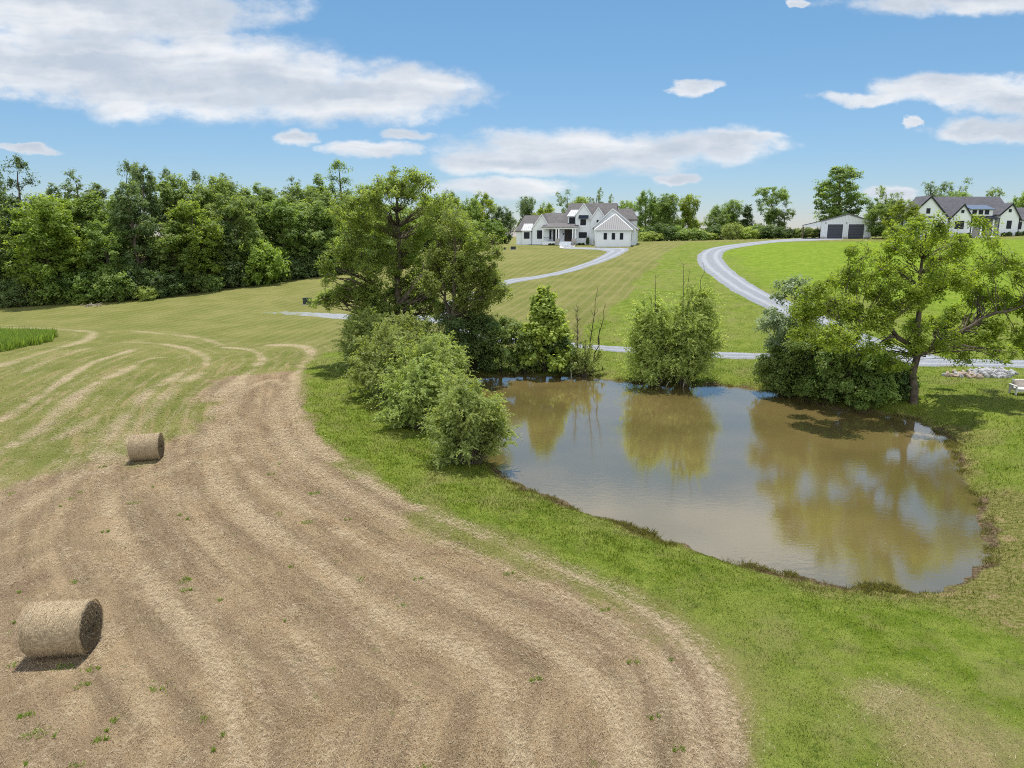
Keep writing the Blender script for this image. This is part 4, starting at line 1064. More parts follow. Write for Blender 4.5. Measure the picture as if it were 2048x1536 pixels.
class Tubes:
    def __init__(s): s.v = []; s.f = []; s.n = 0
    def add(s, pts, rad, k=6):
        pts = np.asarray(pts, float); m = len(pts); rad = np.broadcast_to(rad, (m,))
        tg = np.gradient(pts, axis=0); tg /= np.linalg.norm(tg, axis=1)[:, None]+1e-9
        ref = np.array([0., 1., 0.]) if abs(tg[0, 1]) < .8 else np.array([1., 0, 0])
        a = np.cross(tg, ref); a /= np.linalg.norm(a, axis=1)[:, None]+1e-9; b = np.cross(tg, a)
        an = np.arange(k)/k*2*np.pi
        V = pts[:, None]+rad[:, None, None]*(a[:, None]*np.cos(an)[None, :, None]+b[:, None]*np.sin(an)[None, :, None])
        i = np.arange(m*k).reshape(m, k)+s.n; j = np.roll(i, -1, 1)
        s.f.append(np.stack([i[:-1], j[:-1], j[1:], i[1:]], -1).reshape(-1, 4)); s.v.append(V.reshape(-1, 3)); s.n += m*k
    def mesh(s, name, m): return mesh_np(name, np.vstack(s.v), np.vstack(s.f), [m], True)
def bez(a, b, bow, n=7, g=None, wob=0.0):
    a = np.asarray(a, float); b = np.asarray(b, float); c = a*.45+b*.55+np.asarray(bow)
    t = np.linspace(0, 1, n)[:, None]; p = (1-t)**2*a+2*t*(1-t)*c+t*t*b
    if g is not None and wob: p[1:-1] += g.normal(0, wob, (n-2, 3))
    return p
def rdir(g, n):
    v = g.normal(size=(n, 3)); return v/np.linalg.norm(v, axis=1)[:, None]
def leaf_quads(c, nrm, L, Wd, g, along=None):
    n = len(c); nrm = nrm/(np.linalg.norm(nrm, axis=1)[:, None]+1e-9)
    r = rdir(g, n) if along is None else along
    a = r-nrm*(r*nrm).sum(1)[:, None]; a /= np.linalg.norm(a, axis=1)[:, None]+1e-9; b = np.cross(nrm, a)
    L = L[:, None]; Wd = Wd[:, None]
    V = np.stack([c-a*L, c+b*Wd+a*L*.15, c+a*L, c-b*Wd+a*L*.15], 1)
    return V.reshape(-1, 3)
def clump_leaves(g, cc, rc, nsub, nleaf, leaf, flat=.75, sr=.40, up=.95, tb=0.5, aspect=.55):
    """leaves gathered in sub-clumps gathered in clumps"""
    N = len(cc)
    d = rdir(g, N*nsub); rad = g.random(N*nsub)**(1/2.3)
    C1 = np.repeat(cc, nsub, 0); R1 = np.repeat(rc, nsub)
    sub = C1+d*(rad*R1)[:, None]*np.array([1, 1, flat])
    ct = np.repeat(g.random(N), nsub)*.35+g.random(N*nsub)*.35
    n = len(sub)*nleaf
    S2 = np.repeat(sub, nleaf, 0); RR = np.repeat(R1, nleaf)
    lp = S2+g.normal(0, 1, (n, 3))*(RR*sr*.5)[:, None]*np.array([1, 1, .8])
    nr = (lp-np.repeat(C1, nleaf, 0))/RR[:, None]*.8+np.array([0, 0, up])+g.normal(0, .55, (n, 3))
    Ls = leaf*(.55+.8*g.random(n))
    V = leaf_quads(lp, nr, Ls*.5, Ls*.5*aspect, g)
    tint = np.clip(np.repeat(ct, nleaf)+g.random(n)*.45-.08, 0, 1)
    return V, tint, sub
def crown_mesh(name, V, tint, m):
    n = len(V)//4
    return mesh_np(name, V, np.arange(n*4).reshape(n, 4), [m], False, {'tint': np.repeat(tint, 4)})

def envelope_clumps(g, H, Rr, z0, n, prof, rc, mind=.55):
    out = []; tries = 0
    while len(out) < n and tries < 6000:
        tries += 1
        t = g.random(); a = g.random()*2*np.pi; rr = Rr*prof(t)*(.25+.75*g.random()**.5)
        p = np.array([rr*math.cos(a), rr*math.sin(a), z0+(H-z0)*t])
        if all(np.linalg.norm(p-q) > rc*mind for q in out): out.append(p)
    return np.array(out)
PROF = dict(round=lambda t: (max(0, 1-((t-.45)/.58)**2))**.5, tall=lambda t: (max(0, 1-((t-.4)/.62)**2))**.45*(.95),
            cone=lambda t: (1-t)**.8*.98+.04, vase=lambda t: .35+.65*math.sin(min(1, t*1.15)*math.pi*.62) if t < .9 else .6,
            top=lambda t: .25+.75*(max(0, 1-((t-.72)/.42)**2))**.5 if t > .32 else .3, ragged=lambda t: (.65+.35*math.sin(t*9))*(max(0, 1-((t-.42)/.6)**2))**.5)
def tree_meshes(seed, H, Rr, z0, n, prof, leaf, nsub=12, nleaf=26, rcf=.30, lean=(0, 0), flat=.75, aspect=.6, clumps=None, rc=None, trunk_r=None, stems=1, twig=True):
    g = np.random.default_rng(seed); tb = Tubes()
    if clumps is None:
        rcv = Rr*rcf; clumps = envelope_clumps(g, H-rcv*.6, Rr*.86, z0+rcv*.5, n, PROF[prof], rcv, mind=.42)
        rc = rcv*(.65+.6*g.random(len(clumps)))
        clumps[:, 0] += lean[0]*clumps[:, 2]/H; clumps[:, 1] += lean[1]*clumps[:, 2]/H
    tr = trunk_r or H*.018+.06
    V, ti, sub = clump_leaves(g, clumps, rc, nsub, nleaf, leaf, flat, aspect=aspect)
    top = clumps[np.argmax(clumps[:, 2])]
    tp = []
    for s in range(stems):
        b0 = np.array([0, 0, -.4]) if s == 0 else tp[0][int(np.clip(np.searchsorted(tp[0][:, 2], z0*(.75+.35*s/stems)), 2, 6))]
        hi_ = clumps[clumps[:, 2] > np.quantile(clumps[:, 2], .55)]
        e = top*np.array([.55, .55, .92]) if s == 0 else hi_[np.argmax(hi_[:, :2]@np.array([math.cos(s*2.4+.4), math.sin(s*2.4+.4)*.6]))]*np.array([.75, .75, .9])
        pth = bez(b0, e, (g.normal(0, H*.02), g.normal(0, H*.02), H*.08), 12, g, H*.006)
        tb.add(pth, tr*(1 if s == 0 else .7)*np.linspace(1.15, .18, 12), 8); tp.append(pth)
    allp = np.vstack(tp); lvl = np.concatenate([np.linspace(1, .2, 12)]*stems)
    for c, r_ in zip(clumps, rc):
        dxy = np.linalg.norm(allp[:, :2]-c[:2], axis=1)
        cost = np.linalg.norm(allp-c, axis=1)+np.where(allp[:, 2] > c[2]-dxy*.45, 3.0*(allp[:, 2]-c[2]+dxy*.45), 0)+np.where(allp[:, 2] < z0*.92, 40, 0)
        k = int(np.argmin(cost)); a = allp[k]
        L = np.linalg.norm(c-a)
        pth = bez(a, c, (0, 0, L*.10), 7, g, L*.03)
        tb.add(pth, max(.018, tr*lvl[k]*.30)*np.linspace(1, .25, 7), 5)
    if twig:
        for i in range(0, len(sub), 2):
            c = clumps[i//nsub]; tb.add(np.array([c, (c+sub[i])/2+[0, 0, .04], sub[i]]), [.018+.0015*H, .015, .008], 3)
    return tb, V, ti
def put_tree(name, label, tb, V, ti, x, y, lm, bm=None, rz=0, sc=1, group=None, cat='tree'):
    root = thing(name, label, cat, (x, y, hz(x, y)-.05), rz, group); root.scale = (sc, sc, sc)
    if tb is not None: link('trunk', tb.mesh('trunk', bm or bark_m), root)
    link('crown', crown_mesh('crown', V, ti, LM[lm]), root)
    return root
def lobes_tree(seed, name, label, base, lobes, lm, leaf, per=1.0, rcl=.9, nsub=12, nleaf=26, depth=.8, bm=None, tr=.2, stems=1, cat='tree', flat=.8, group=None, z0=1.0, aspect=.6, avoid=None):
    """lobes: (px, py, rpx, weight) masses of the crown at the tree's own distance, given depth around the trunk"""
    g = np.random.default_rng(seed); Y0 = base[1]; Z0 = hz(base[0], base[1])
    cs, rs = [], []
    for lb in lobes:
        px, py, rp = lb[:3]; wgt = lb[3] if len(lb) > 3 else 1.0
        dy = lb[4] if len(lb) > 4 else g.normal(0, depth)
        c = at_depth(px, py, Y0+dy); r = rp*Y0/FPX
        k = max(2, int(round(wgt*per*(r/rcl)**2*3.0)))
        for _ in range(k):
            d = rdir(g, 1)[0]*(g.random()**.45)*r*.82
            cs.append(c+d*np.array([1, 1, .9])-np.array([base[0], base[1], Z0-.05])); rs.append(rcl*(.6+.7*g.random()))
    cs = np.array(cs); rs = np.minimum(np.array(rs), 3)
    cs[:, 2] = np.maximum(cs[:, 2], z0)
    tb, V, ti = tree_meshes(seed+1, cs[:, 2].max(), 1, z0, 0, None, leaf, nsub, nleaf, clumps=cs, rc=rs, trunk_r=tr, stems=stems, flat=flat, aspect=aspect)
    V[:, 2] = np.maximum(V[:, 2], .02)
    return put_tree(name, label, tb, V, ti, base[0], base[1], lm, bm, cat=cat, group=group), g
def willow(seed, name, label, base, Hh, Rr, lm, nst=46, ntw=20, nlf=15, group=None, leafL=.17, leafW=.028, bare=0, cat='shrub', lean=(0, 0), low=.15, fan=.55, tr=.045):
    """many stems fanning out of one stool, leafy rods with narrow leaves set along them"""
    g = np.random.default_rng(seed); tb = Tubes(); P, N_, A_, T_ = [], [], [], []
    for s in range(nst):
        az = g.random()*2*np.pi; u = (s+.5)/nst
        rad = Rr*u**.55*(.75+.3*g.random()); zt = Hh*(1-.75*(rad/Rr)**2.6)*(.75+.3*g.random())
        if g.random() < .28: zt *= .35+.4*g.random()
        zt = max(zt, Hh*low)
        tip = np.array([rad*math.cos(az)+lean[0]*zt/Hh, rad*math.sin(az)+lean[1]*zt/Hh, zt])
        b0 = np.array([.18*Rr*math.cos(az)*g.random(), .18*Rr*math.sin(az)*g.random(), -.2])
        pth = bez(b0, tip, (-.12*tip[0], -.12*tip[1], zt*.16), 9, g, .03*Rr)
        tb.add(pth, tr*(.6+.6*g.random())*np.linspace(1, .18, 9), 5)
        ct = g.random()*.35
        tt = .22+.78*g.random(ntw)**.8
        idx = tt*8; i0 = np.minimum(idx.astype(int), 7); fr = (idx-i0)[:, None]
        st = pth[i0]*(1-fr)+pth[i0+1]*fr
        dr = (pth[-1]-pth[0])/np.linalg.norm(pth[-1]-pth[0])
        outw = np.array([math.cos(az), math.sin(az), 0])
        d = dr*.5+outw*.25+rdir(g, ntw)*.75+np.array([0, 0, .38]); d /= np.linalg.norm(d, axis=1)[:, None]
        ln = (.45+.75*g.random(ntw)**2)*Hh*.19+.12
        for k in range(ntw):
            q = np.linspace(0, 1, nlf)[:, None]
            rod = st[k]+d[k]*ln[k]*q+np.array([0, 0, -1])*(q**2.2)*ln[k]*.42
            P.append(rod+g.normal(0, .035, (nlf, 3))); al = np.gradient(rod, axis=0)+rdir(g, nlf)*ln[k]/nlf*.9
            A_.append(al); N_.append(rdir(g, nlf)*.7+np.array([0, 0, .6])+outw*.5); T_.append(np.clip(ct+.15*q[:, 0]+g.random()*.2+g.random(nlf)*.35, 0, 1))
    P = np.vstack(P); A_ = np.vstack(A_); A_ /= np.linalg.norm(A_, axis=1)[:, None]+1e-9; N_ = np.vstack(N_); T_ = np.concatenate(T_)
    n = len(P); V = leaf_quads(P, N_, leafL*(.6+.7*g.random(n))*.5, leafW*(.7+.8*g.random(n)), g, A_)
    V[:, 2] = np.maximum(V[:, 2], .03)
    for b_ in range(bare):
        az = g.random()*6.28; tip = np.array([math.cos(az)*Rr*.45, math.sin(az)*Rr*.3, Hh*(1.05+.22*g.random())])
        pth = bez((0, 0, 0), tip, (0, 0, Hh*.15), 10, g, .05); tb.add(pth, np.linspace(tr*.9, .012, 10), 5)
        for q in range(7):
            a = pth[g.integers(6, 10)]; tb.add(np.array([a, a+rdir(g, 1)[0]*.4+[0, 0, .35]]), [.012, .005], 3)
    return put_tree(name, label, tb, V, T_, base[0], base[1], lm, bark_m, cat=cat, group=group)
def G(px, py): q = gp(px, py); return (q[0], q[1])

# ---- the tall tree left of the pond
base = G(800, 722)
L1 = [(800,375,48,.8),(840,365,34,.7),(765,395,45,.7),(700,425,50,.7),(750,460,60,.7),(820,450,60,.7),(880,430,45,.8),(915,470,45,.8),(700,500,55,.7),(655,535,35,.5),(750,540,60,.7),(820,530,60,.7),(885,510,50,.7),
      (690,590,50,.9),(648,595,32,.7),(740,620,55),(800,610,60,.9),(860,560,50,.6),(905,560,40,.6),(905,415,30,.6),(945,505,40,.7),(965,540,35,.6),(720,650,35,.9),(830,660,40,1.0),(890,470,35,.6),(850,600,45,.8),(725,395,25,.5),(850,410,30,.6)]
_, _ = lobes_tree(21, 'tall_tree', 'tallest open-crowned tree on the left bank of the pond, behind the willows', base, L1, 'oak', .155, 1.12, .68, 12, 23, 2.1, tr=.34, stems=3, z0=3.0)
base = G(905, 745)
L2 = [(905,450,35,.6),(930,480,30,.5),(890,520,45,.8),(940,540,50),(980,560,38,.9),(1000,590,22,.7),(990,510,15,.5),(940,600,40,.8),(900,620,35,.8),(960,630,30,.8),(985,490,14,.4),(860,570,30,.7),(970,590,35,.8)]
lobes_tree(22, 'leaning_tree', 'smaller arching tree leaning right over the shaded bank, right of the tallest tree', base, L2, 'oak', .16, 1.5, .75, 12, 24, 1.6, tr=.2, stems=2, z0=2.5)
# dark thicket on the far left bank
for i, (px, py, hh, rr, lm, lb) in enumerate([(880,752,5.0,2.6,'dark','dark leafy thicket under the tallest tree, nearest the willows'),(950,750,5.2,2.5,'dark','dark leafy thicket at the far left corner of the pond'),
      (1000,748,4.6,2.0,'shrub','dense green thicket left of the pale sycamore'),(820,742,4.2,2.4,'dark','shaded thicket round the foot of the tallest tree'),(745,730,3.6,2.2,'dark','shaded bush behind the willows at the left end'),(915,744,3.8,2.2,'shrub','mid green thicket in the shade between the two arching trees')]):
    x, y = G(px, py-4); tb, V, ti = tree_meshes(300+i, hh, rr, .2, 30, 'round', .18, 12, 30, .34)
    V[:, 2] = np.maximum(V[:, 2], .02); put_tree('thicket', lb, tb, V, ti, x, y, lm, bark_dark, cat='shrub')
# ---- willows along the left bank
WG = 'willow bushes on the left bank of the pond'
for i, (px, py, hh, rr, lb) in enumerate([(735,742,4.9,3.0,'leftmost pale willow bush on the bank, farthest along the row'),(800,762,5.2,3.2,'pale willow bush behind the row, against the dark thicket'),
      (775,795,4.9,2.9,'pale willow bush at the left of the row, above the bright grass'),(838,822,4.9,2.9,'pale willow bush in the middle of the row on the left bank'),
      (875,792,4.5,2.5,'pale willow bush leaning over the water, in the middle of the row'),(832,855,3.9,2.2,'lower pale willow bush at the grass edge, before the nearest willow')]):
    x, y = G(px, py); willow(400+i, 'willow', lb, (x, y), hh, rr, 'willow', 86, 27, 16, WG, lean=(.3, 0), leafL=.19, leafW=.032)
x, y = G(938, 926); willow(410, 'willow', 'nearest pale willow bush, standing alone at the water edge with drooping rods', (x, y), 4.3, 2.25, 'willow', 84, 28, 18, WG, leafL=.17, leafW=.028)
# ---- far bank
x, y = G(1088, 742); tb, V, ti = tree_meshes(31, 7.0, 2.7, .6, 60, 'cone', .27, 13, 26, .26, aspect=.8, flat=.95)
put_tree('sycamore', 'young sycamore with bright yellow-green leaves, pointed crown on the far bank', tb, V, ti, x, y, 'syc')
for i, (px, hh, rr, lm, lb) in enumerate([(1050,4.4,1.7,'shrub','rounded mid green bush left of the young sycamore'),(1120,3.2,1.5,'dark','dark low bush at the foot of the young sycamore')]):
    x, y = G(px, 748); tb, V, ti = tree_meshes(320+i, hh, rr, .1, 24, 'round', .17, 12, 30, .34); V[:, 2] = np.maximum(V[:, 2], .02)
    put_tree('bush', lb, tb, V, ti, x, y, lm, bark_dark, cat='shrub')
x, y = G(1168, 752); willow(420, 'willow_shrub', 'low yellow-green shrub below the bare saplings on the far bank', (x, y), 2.9, 1.9, 'willow', 34, 16, 13, None, low=.2)
def bare_sapling(seed, name, label, px, py, hh, lean, k=26, m=None):
    g = np.random.default_rng(seed); x, y = G(px, py); tb = Tubes()
    pth = bez((0, 0, -.2), (lean, 0, hh), (lean*.1, 0, hh*.1), 12, g, .05); tb.add(pth, np.linspace(.055, .012, 12), 6)
    for i in range(k):
        j = g.integers(3, 12); a = pth[j]; d = rdir(g, 1)[0]*np.array([.7, .7, .2])+[0, 0, .6]; L = hh*.16*(1.15-j/13)
        q = bez(a, a+d*L, (0, 0, L*.1), 5, g, .03); tb.add(q, np.linspace(.02, .006, 5), 4)
        for _ in range(2): tb.add(np.array([q[3], q[3]+rdir(g, 1)[0]*.25+[0, 0, .2]]), [.008, .004], 3)
    root = thing(name, label, 'sapling', (x, y, hz(x, y)), 0, 'bare saplings on the far bank'); link('stem', tb.mesh('stem', m or bark_m), root)
bare_sapling(1, 'bare_sapling', 'left bare sapling with fine twigs, beside the young sycamore', 1155, 745, 5.3, -.1, 40)
bare_sapling(2, 'bare_sapling', 'tall thin bare sapling with almost no twigs, middle of the three', 1172, 748, 6.7, .75, 12, bark_dark)
bare_sapling(3, 'bare_sapling', 'right bare sapling leaning toward the round willow', 1182, 748, 5.7, 1.0, 12, bark_dark)
for i, (px, rr, hh, ln_, lb) in enumerate([(1310,2.4,6.6,-.6,'large bushy willow standing alone on the far bank, left half'),(1364,2.7,7.5,.7,'large bushy willow with bare twigs on top, right half of the pair')]):
    x, y = G(px, 768); willow(430+i, 'large_willow', lb, (x, y), hh, rr, 'willow2', 80, 38, 16, None, leafL=.19, leafW=.034, bare=3 if i else 1, cat='tree', lean=(ln_, 0), low=.12, tr=.075)
for i, (px, py, dx, hh) in enumerate([(1362, 772, .9, 2.3), (1328, 771, .8, 1.1)]):
    x, y = G(px, py); g = np.random.default_rng(60+i); tb = Tubes(); tb.add(bez((0, -.5, -.15), (dx, 0, hh), (0, 0, .1), 8, g, .03), np.linspace(.05, .02, 8), 6)
    o_ = link('dead_limb', tb.mesh('dead_limb', bark_pale), None, (x, y, 0)); tag(o_, ['pale dead limb slanting up out of the water under the large willow', 'short pale dead limb lying at the waterline under the large willow'][i], 'dead branch')
x, y = G(1142, 757); tb = Tubes(); tb.add(bez((0, -.4, -.2), (-.05, 0, 1.5), (0, 0, .1), 6), np.linspace(.06, .02, 6), 6)
tag(link('dead_stump', tb.mesh('dead_stump', bark_pale), None, (x, y, 0)), 'thin pale dead stem standing in the water below the bare saplings', 'dead branch')
# ---- right bank
base = G(1826, 806)
L3 = [(1835,450,28,.5),(1870,480,22,.4),(1795,470,22,.5),(1770,510,32,.7),(1720,520,35,.8),(1840,505,35,.5),(1890,450,18,.4),(1960,455,26,.6),(1990,480,24,.5),(1930,500,36,.7),(1985,530,40,.8),(2040,540,35,.7),
      (1690,560,42,.9),(1760,570,48,.8),(1830,580,45,.6),(1900,560,45,.8),(1970,590,50,.8),(2040,610,50,.9),(1640,580,36,1),(1620,630,40,1.1),(1680,630,50,1),(1750,640,45,.7),(1830,640,38,.4),
      (1900,640,50,.8),(1980,660,50,.8),(2060,680,50,.9),(1660,680,40,1),(1730,700,30,.5),(1770,680,28,.5),(1930,690,32,.7),(2000,705,28,.7),(1880,715,16,.4),(2100,600,60,.9),(2100,500,35,.7),(1600,660,25,1),(1975,722,14,.5),(1780,620,40,.8),(1840,680,34,.8),(1745,735,34,.8),(1795,735,30,.8),(1850,590,40,.7),(1890,680,30,.7),(1870,530,36,.6),(1800,540,34,.6),(1850,470,36,.6),(1790,495,36,.6),(1905,495,36,.7)]
lobes_tree(23, 'spreading_tree', 'wide open-crowned tree with dark trunk and yellow-green leaves on the right bank', base, L3, 'walnut', .15, 1.0, .68, 12, 24, 2.0, tr=.23, stems=3, z0=3.0, flat=.95)
for i, (px, py, hh, rr, lm, prof, lf, lb) in enumerate([
    (1568,782,8.4,2.1,'silver','tall',.2,'silvery green small tree, tallest at the left end of the right-hand thicket'),
    (1560,790,3.9,1.9,'shrub','round',.17,'bright green bush below the silvery tree at the water edge'),
    (1612,797,5.2,2.4,'mid','round',.17,'mid green bush in the left part of the right-hand thicket'),
    (1650,800,6.4,2.4,'mid','round',.18,'tall dark bush in the middle of the right-hand thicket'),
    (1700,812,4.2,2.0,'shrub','round',.17,'rounded bush in the middle of the right-hand thicket, over the water'),
    (1745,806,3.9,1.8,'mid','round',.17,'green bush just left of the wide open-crowned tree'),
    (1725,822,1.9,1.1,'mid','round',.14,'small low bush at the waterline before the right-hand thicket'),
    (1595,760,4.6,2.1,'dark','round',.18,'dark bush behind the silvery tree, hiding the lane'),
    (1790,795,2.5,1.3,'dark','round',.16,'low dark bush at the foot of the wide open-crowned tree')]):
    x, y = G(px, py); tb, V, ti = tree_meshes(340+i, hh, rr, .15 if i else 1.2, int(20+rr*9), prof, lf, 13, 30, .32 if i else .36, aspect=.55); V[:, 2] = np.maximum(V[:, 2], .02)
    put_tree('bush' if i else 'silver_tree', lb, tb, V, ti, x, y, lm, bark_dark, cat='shrub' if i else 'tree')

# ---- stock of tree shapes for the wood and the hilltop, copied as whole things
def stock(seed, H, Rr, z0, n, prof, leaf, nsub=11, nleaf=30, rcf=.28, **k):
    n = int(n*1.35)
    k.setdefault('flat', .95)
    tb, V, ti = tree_meshes(seed, H, Rr, z0, n, prof, leaf, nsub, nleaf, rcf, **k)
    V[:, 2] = np.maximum(V[:, 2], .05)
    return tb.mesh('trunk', bark_m), crown_mesh('crown', V, ti, LM['mid'])
ST = dict(round=[stock(501, 16, 5.0, 2.0, 46, 'round', .38), stock(502, 16, 5.4, 1.6, 50, 'round', .38)],
          tall=[stock(503, 19, 4.0, 3.0, 44, 'tall', .36), stock(504, 19, 4.4, 2.5, 40, 'ragged', .36)],
          thin=[stock(505, 20, 3.3, 5.0, 26, 'top', .30, 9, 20, .30), stock(506, 20, 3.6, 6.0, 24, 'ragged', .30, 9, 18, .32)],
          top=[stock(507, 14, 5.0, 4.0, 34, 'top', .34, 11, 22, .26)],
          hround=[stock(521, 11, 4.6, .8, 40, 'round', .32), stock(522, 10.5, 4.8, 1.2, 36, 'ragged', .32)],
          hthin=[stock(523, 12, 3.8, 3.0, 22, 'ragged', .27, 9, 20, .26), stock(524, 11.5, 4.0, 3.4, 18, 'top', .27, 9, 20, .26)],
          htop=[stock(525, 13, 4.6, 3.6, 34, 'top', .30, 11, 24, .25)],
          cedar=[stock(508, 12, 2.6, .5, 40, 'cone', .28, 11, 24, .34)],
          bush=[stock(509, 4, 3.0, .1, 26, 'round', .28, 10, 24, .36), stock(510, 4.4, 2.6, .1, 24, 'round', .28, 10, 24, .38)])
BASE_H = dict(hround=10.8, hthin=11.8, htop=13, round=16, tall=19, thin=20, top=14, cedar=12, bush=4.2); BASE_R = dict(hround=4.7, hthin=3.9, htop=4.6, round=5.2, tall=4.2, thin=3.4, top=5, cedar=2.6, bush=2.8)
_rs = random.Random(12)
def stock_tree(kind, lm, px, py, top, wpx, label, group, name='tree', cat='tree', at=None, depth=None, aspect_fix=True):
    """px,py: foot in the photograph, top: pixel row of the crown's top, wpx: crown width"""
    if at is None: q = gp(px, py); x, y = q[0], q[1]
    else: x, y = at
    if depth is not None: q = at_depth(px, 470, depth); x, y = q[0], depth
    z = hz(x, y)
    th = (CAM_H-z)+(at_depth(px, top, y)[2]-CAM_H)
    sz = max(th, 1.0)/BASE_H[kind]; sx = (wpx*y/FPX/2)/BASE_R[kind]
    tm, cmh = _rs.choice(ST[kind])
    root = thing(name, label, cat, (x, y, z-.1), _rs.random()*6.28, group); root.scale = (sx, sx, sz)
    for nm, me in (('trunk', tm), ('crown', cmh)):
        o_ = link(nm, me, root)
        if nm == 'crown':
            o_.material_slots[0].link = 'OBJECT'; o_.material_slots[0].material = LM[lm]
    return root
ORD = ['first','second','third','fourth','fifth','sixth','seventh','eighth','ninth','tenth','eleventh','twelfth','thirteenth','fourteenth','fifteenth','sixteenth','seventeenth','eighteenth','nineteenth','twentieth','twenty-first','twenty-second']
LOOK = dict(mid='mid green', yellow='yellow-green', blue='blue-green', dark='dark green', willow='pale green', walnut='olive green', oak='olive green', shrub='mid green', silver='silvery', willow2='grey-green', syc='bright yellow-green')
# wood: foot line in the photograph
def edge_y(px): return np.interp(px, [-300, 0, 150, 300, 450, 600, 700, 860, 950], [628, 616, 606, 598, 578, 557, 545, 505, 494])
def wood_row(items, off, group, rowname):
    for i, (px, top, wd, kind, lm) in enumerate(items):
        q = gp(px, edge_y(px)); d = np.array([q[0], q[1]])
        dirn = d/np.linalg.norm(d); p_ = d+dirn*off+np.array([_rs.uniform(-1, 1), _rs.uniform(-1.5, 1.5)])
        stock_tree(kind, lm, px, 0, top, wd, '%s %s tree from the left in the %s of the wood' % (ORD[i], LOOK[lm], rowname), group, at=(p_[0], p_[1]))
front = [(-60,440,130,'round','blue'),(5,420,110,'round','mid'),(60,470,110,'round','blue'),(110,385,150,'round','yellow'),(165,460,110,'round','yellow'),(225,440,110,'round','mid'),
         (285,365,90,'tall','blue'),(335,440,110,'round','mid'),(385,400,120,'round','yellow'),(440,440,100,'round','dark'),(470,385,110,'round','shrub'),(525,475,110,'round','yellow'),(560,395,110,'round','mid'),(620,400,120,'round','shrub'),(680,430,120,'round','mid'),(740,440,110,'round','shrub')]
wood_row(front, 4.0, 'front row of trees in the wood on the left', 'front row')
second = [(-90,350,110,'tall','blue'),(-20,345,100,'tall','blue'),(40,380,110,'tall','blue'),(100,400,110,'round','dark'),(150,395,100,'round','yellow'),(205,385,110,'tall','mid'),(250,390,110,'round','mid'),(300,330,80,'tall','blue'),
          (350,350,100,'tall','shrub'),(405,360,110,'round','shrub'),(455,350,110,'round','shrub'),(510,375,110,'round','shrub'),(560,375,100,'tall','shrub'),(610,370,100,'round','shrub'),(660,380,110,'round','shrub'),(720,390,110,'round','mid'),(800,405,110,'round','mid'),(850,420,90,'round','mid')]
wood_row(second, 11.0, 'middle row of trees in the wood on the left', 'middle row')
third = [(10,330,70,'thin','blue'),(75,310,75,'thin','dark'),(40,325,60,'tall','blue'),(120,370,90,'tall','blue'),(190,340,80,'thin','blue'),(235,375,90,'tall','blue'),(290,320,55,'thin','blue'),(325,325,60,'thin','blue'),(375,335,55,'thin','blue'),(420,340,60,'thin','blue'),
         (475,350,70,'tall','blue'),(540,368,80,'tall','mid'),(600,355,60,'thin','blue'),(650,350,80,'tall','mid'),(693,318,70,'thin','mid'),(740,370,80,'tall','mid'),(845,385,70,'tall','blue'),(880,400,80,'round','mid')]
wood_row(third, 18.0, 'back row of trees in the wood on the left', 'back row')
for i in range(24):
    px = -70+i*38+_rs.uniform(-10, 10); q = gp(px, edge_y(px)); d = np.array(q[:2]); p_ = d+d/np.linalg.norm(d)*_rs.uniform(.3, 2.0)
    hpx = _rs.uniform(38, 75); lm = _rs.choice(['dark', 'shrub', 'mid', 'blue', 'dark'])
    stock_tree('bush', lm, px, 0, edge_y(px)-hpx, _rs.uniform(60, 95), '%s understorey bush at the foot of the wood, %s from the left' % (LOOK[lm], (ORD+['twenty-third', 'twenty-fourth'])[i]), 'bushes along the foot of the wood', name='bush', cat='shrub', at=(p_[0], p_[1]))
for px, tp, wd, lm, lb in [(292,572,50,'willow2','pale grey-green bush poking out of the wood onto the meadow'),(568,535,36,'shrub','small pale bush at the right foot of the wood, near the dark cabinet'),(520,480,100,'yellow','rounded yellow-green small tree standing forward of the wood'),(170,590,60,'willow2','low pale weedy bush by the fallen branches')]:
    q = gp(px, edge_y(px)+1); stock_tree('bush', lm, px, 0, tp, wd, lb, None, name='bush', cat='shrub', at=(q[0], q[1]))
# hilltop trees
HG = 'trees on the hilltop behind the houses'
def hill(px, top, wd, kind, lm, label, foot=470, dep=186, name='tree', cat='tree'):
    if px != 1673: kind = {'round': 'hround', 'tall': 'hround', 'thin': 'hthin', 'top': 'htop'}.get(kind, kind)
    stock_tree(kind, lm, px, foot, top, wd, label, HG if cat == 'tree' else 'bushes along the hilltop', name, cat, depth=dep)
hill(900,385,70,'round','blue','blue-green tree left of the farmhouse, rising behind the tallest tree',dep=180); hill(940,400,70,'round','mid','mid green tree left of the farmhouse, next to the olive one',dep=176)
hill(965,388,80,'round','walnut','olive green round tree left of the farmhouse',dep=182); hill(1005,415,60,'round','dark','dark green tree just left of the farmhouse roof',dep=178); hill(985,440,60,'round','mid','low mid green tree left of the farmhouse wing',dep=172)
hill(1055,388,56,'tall','blue','blue-green tree behind the farmhouse left wing',dep=192); hill(1090,408,60,'round','walnut','olive tree behind the middle of the farmhouse roof',dep=190)
hill(1132,374,50,'thin','blue','thin blue-green tree behind the farmhouse, left of its main ridge',dep=200); hill(1160,388,55,'round','walnut','olive tree behind the main ridge of the farmhouse',dep=196)
hill(1186,372,44,'thin','blue','thin blue-green tree behind the main ridge, with an open top',dep=200); hill(1210,385,36,'thin','blue','slim open tree at the right end of the main ridge',dep=200)
hill(1252,397,56,'round','yellow','yellow-green round tree just right of the farmhouse',dep=190); hill(1290,384,64,'tall','mid','mid green tree with bare dark stems right of the farmhouse',dep=188)
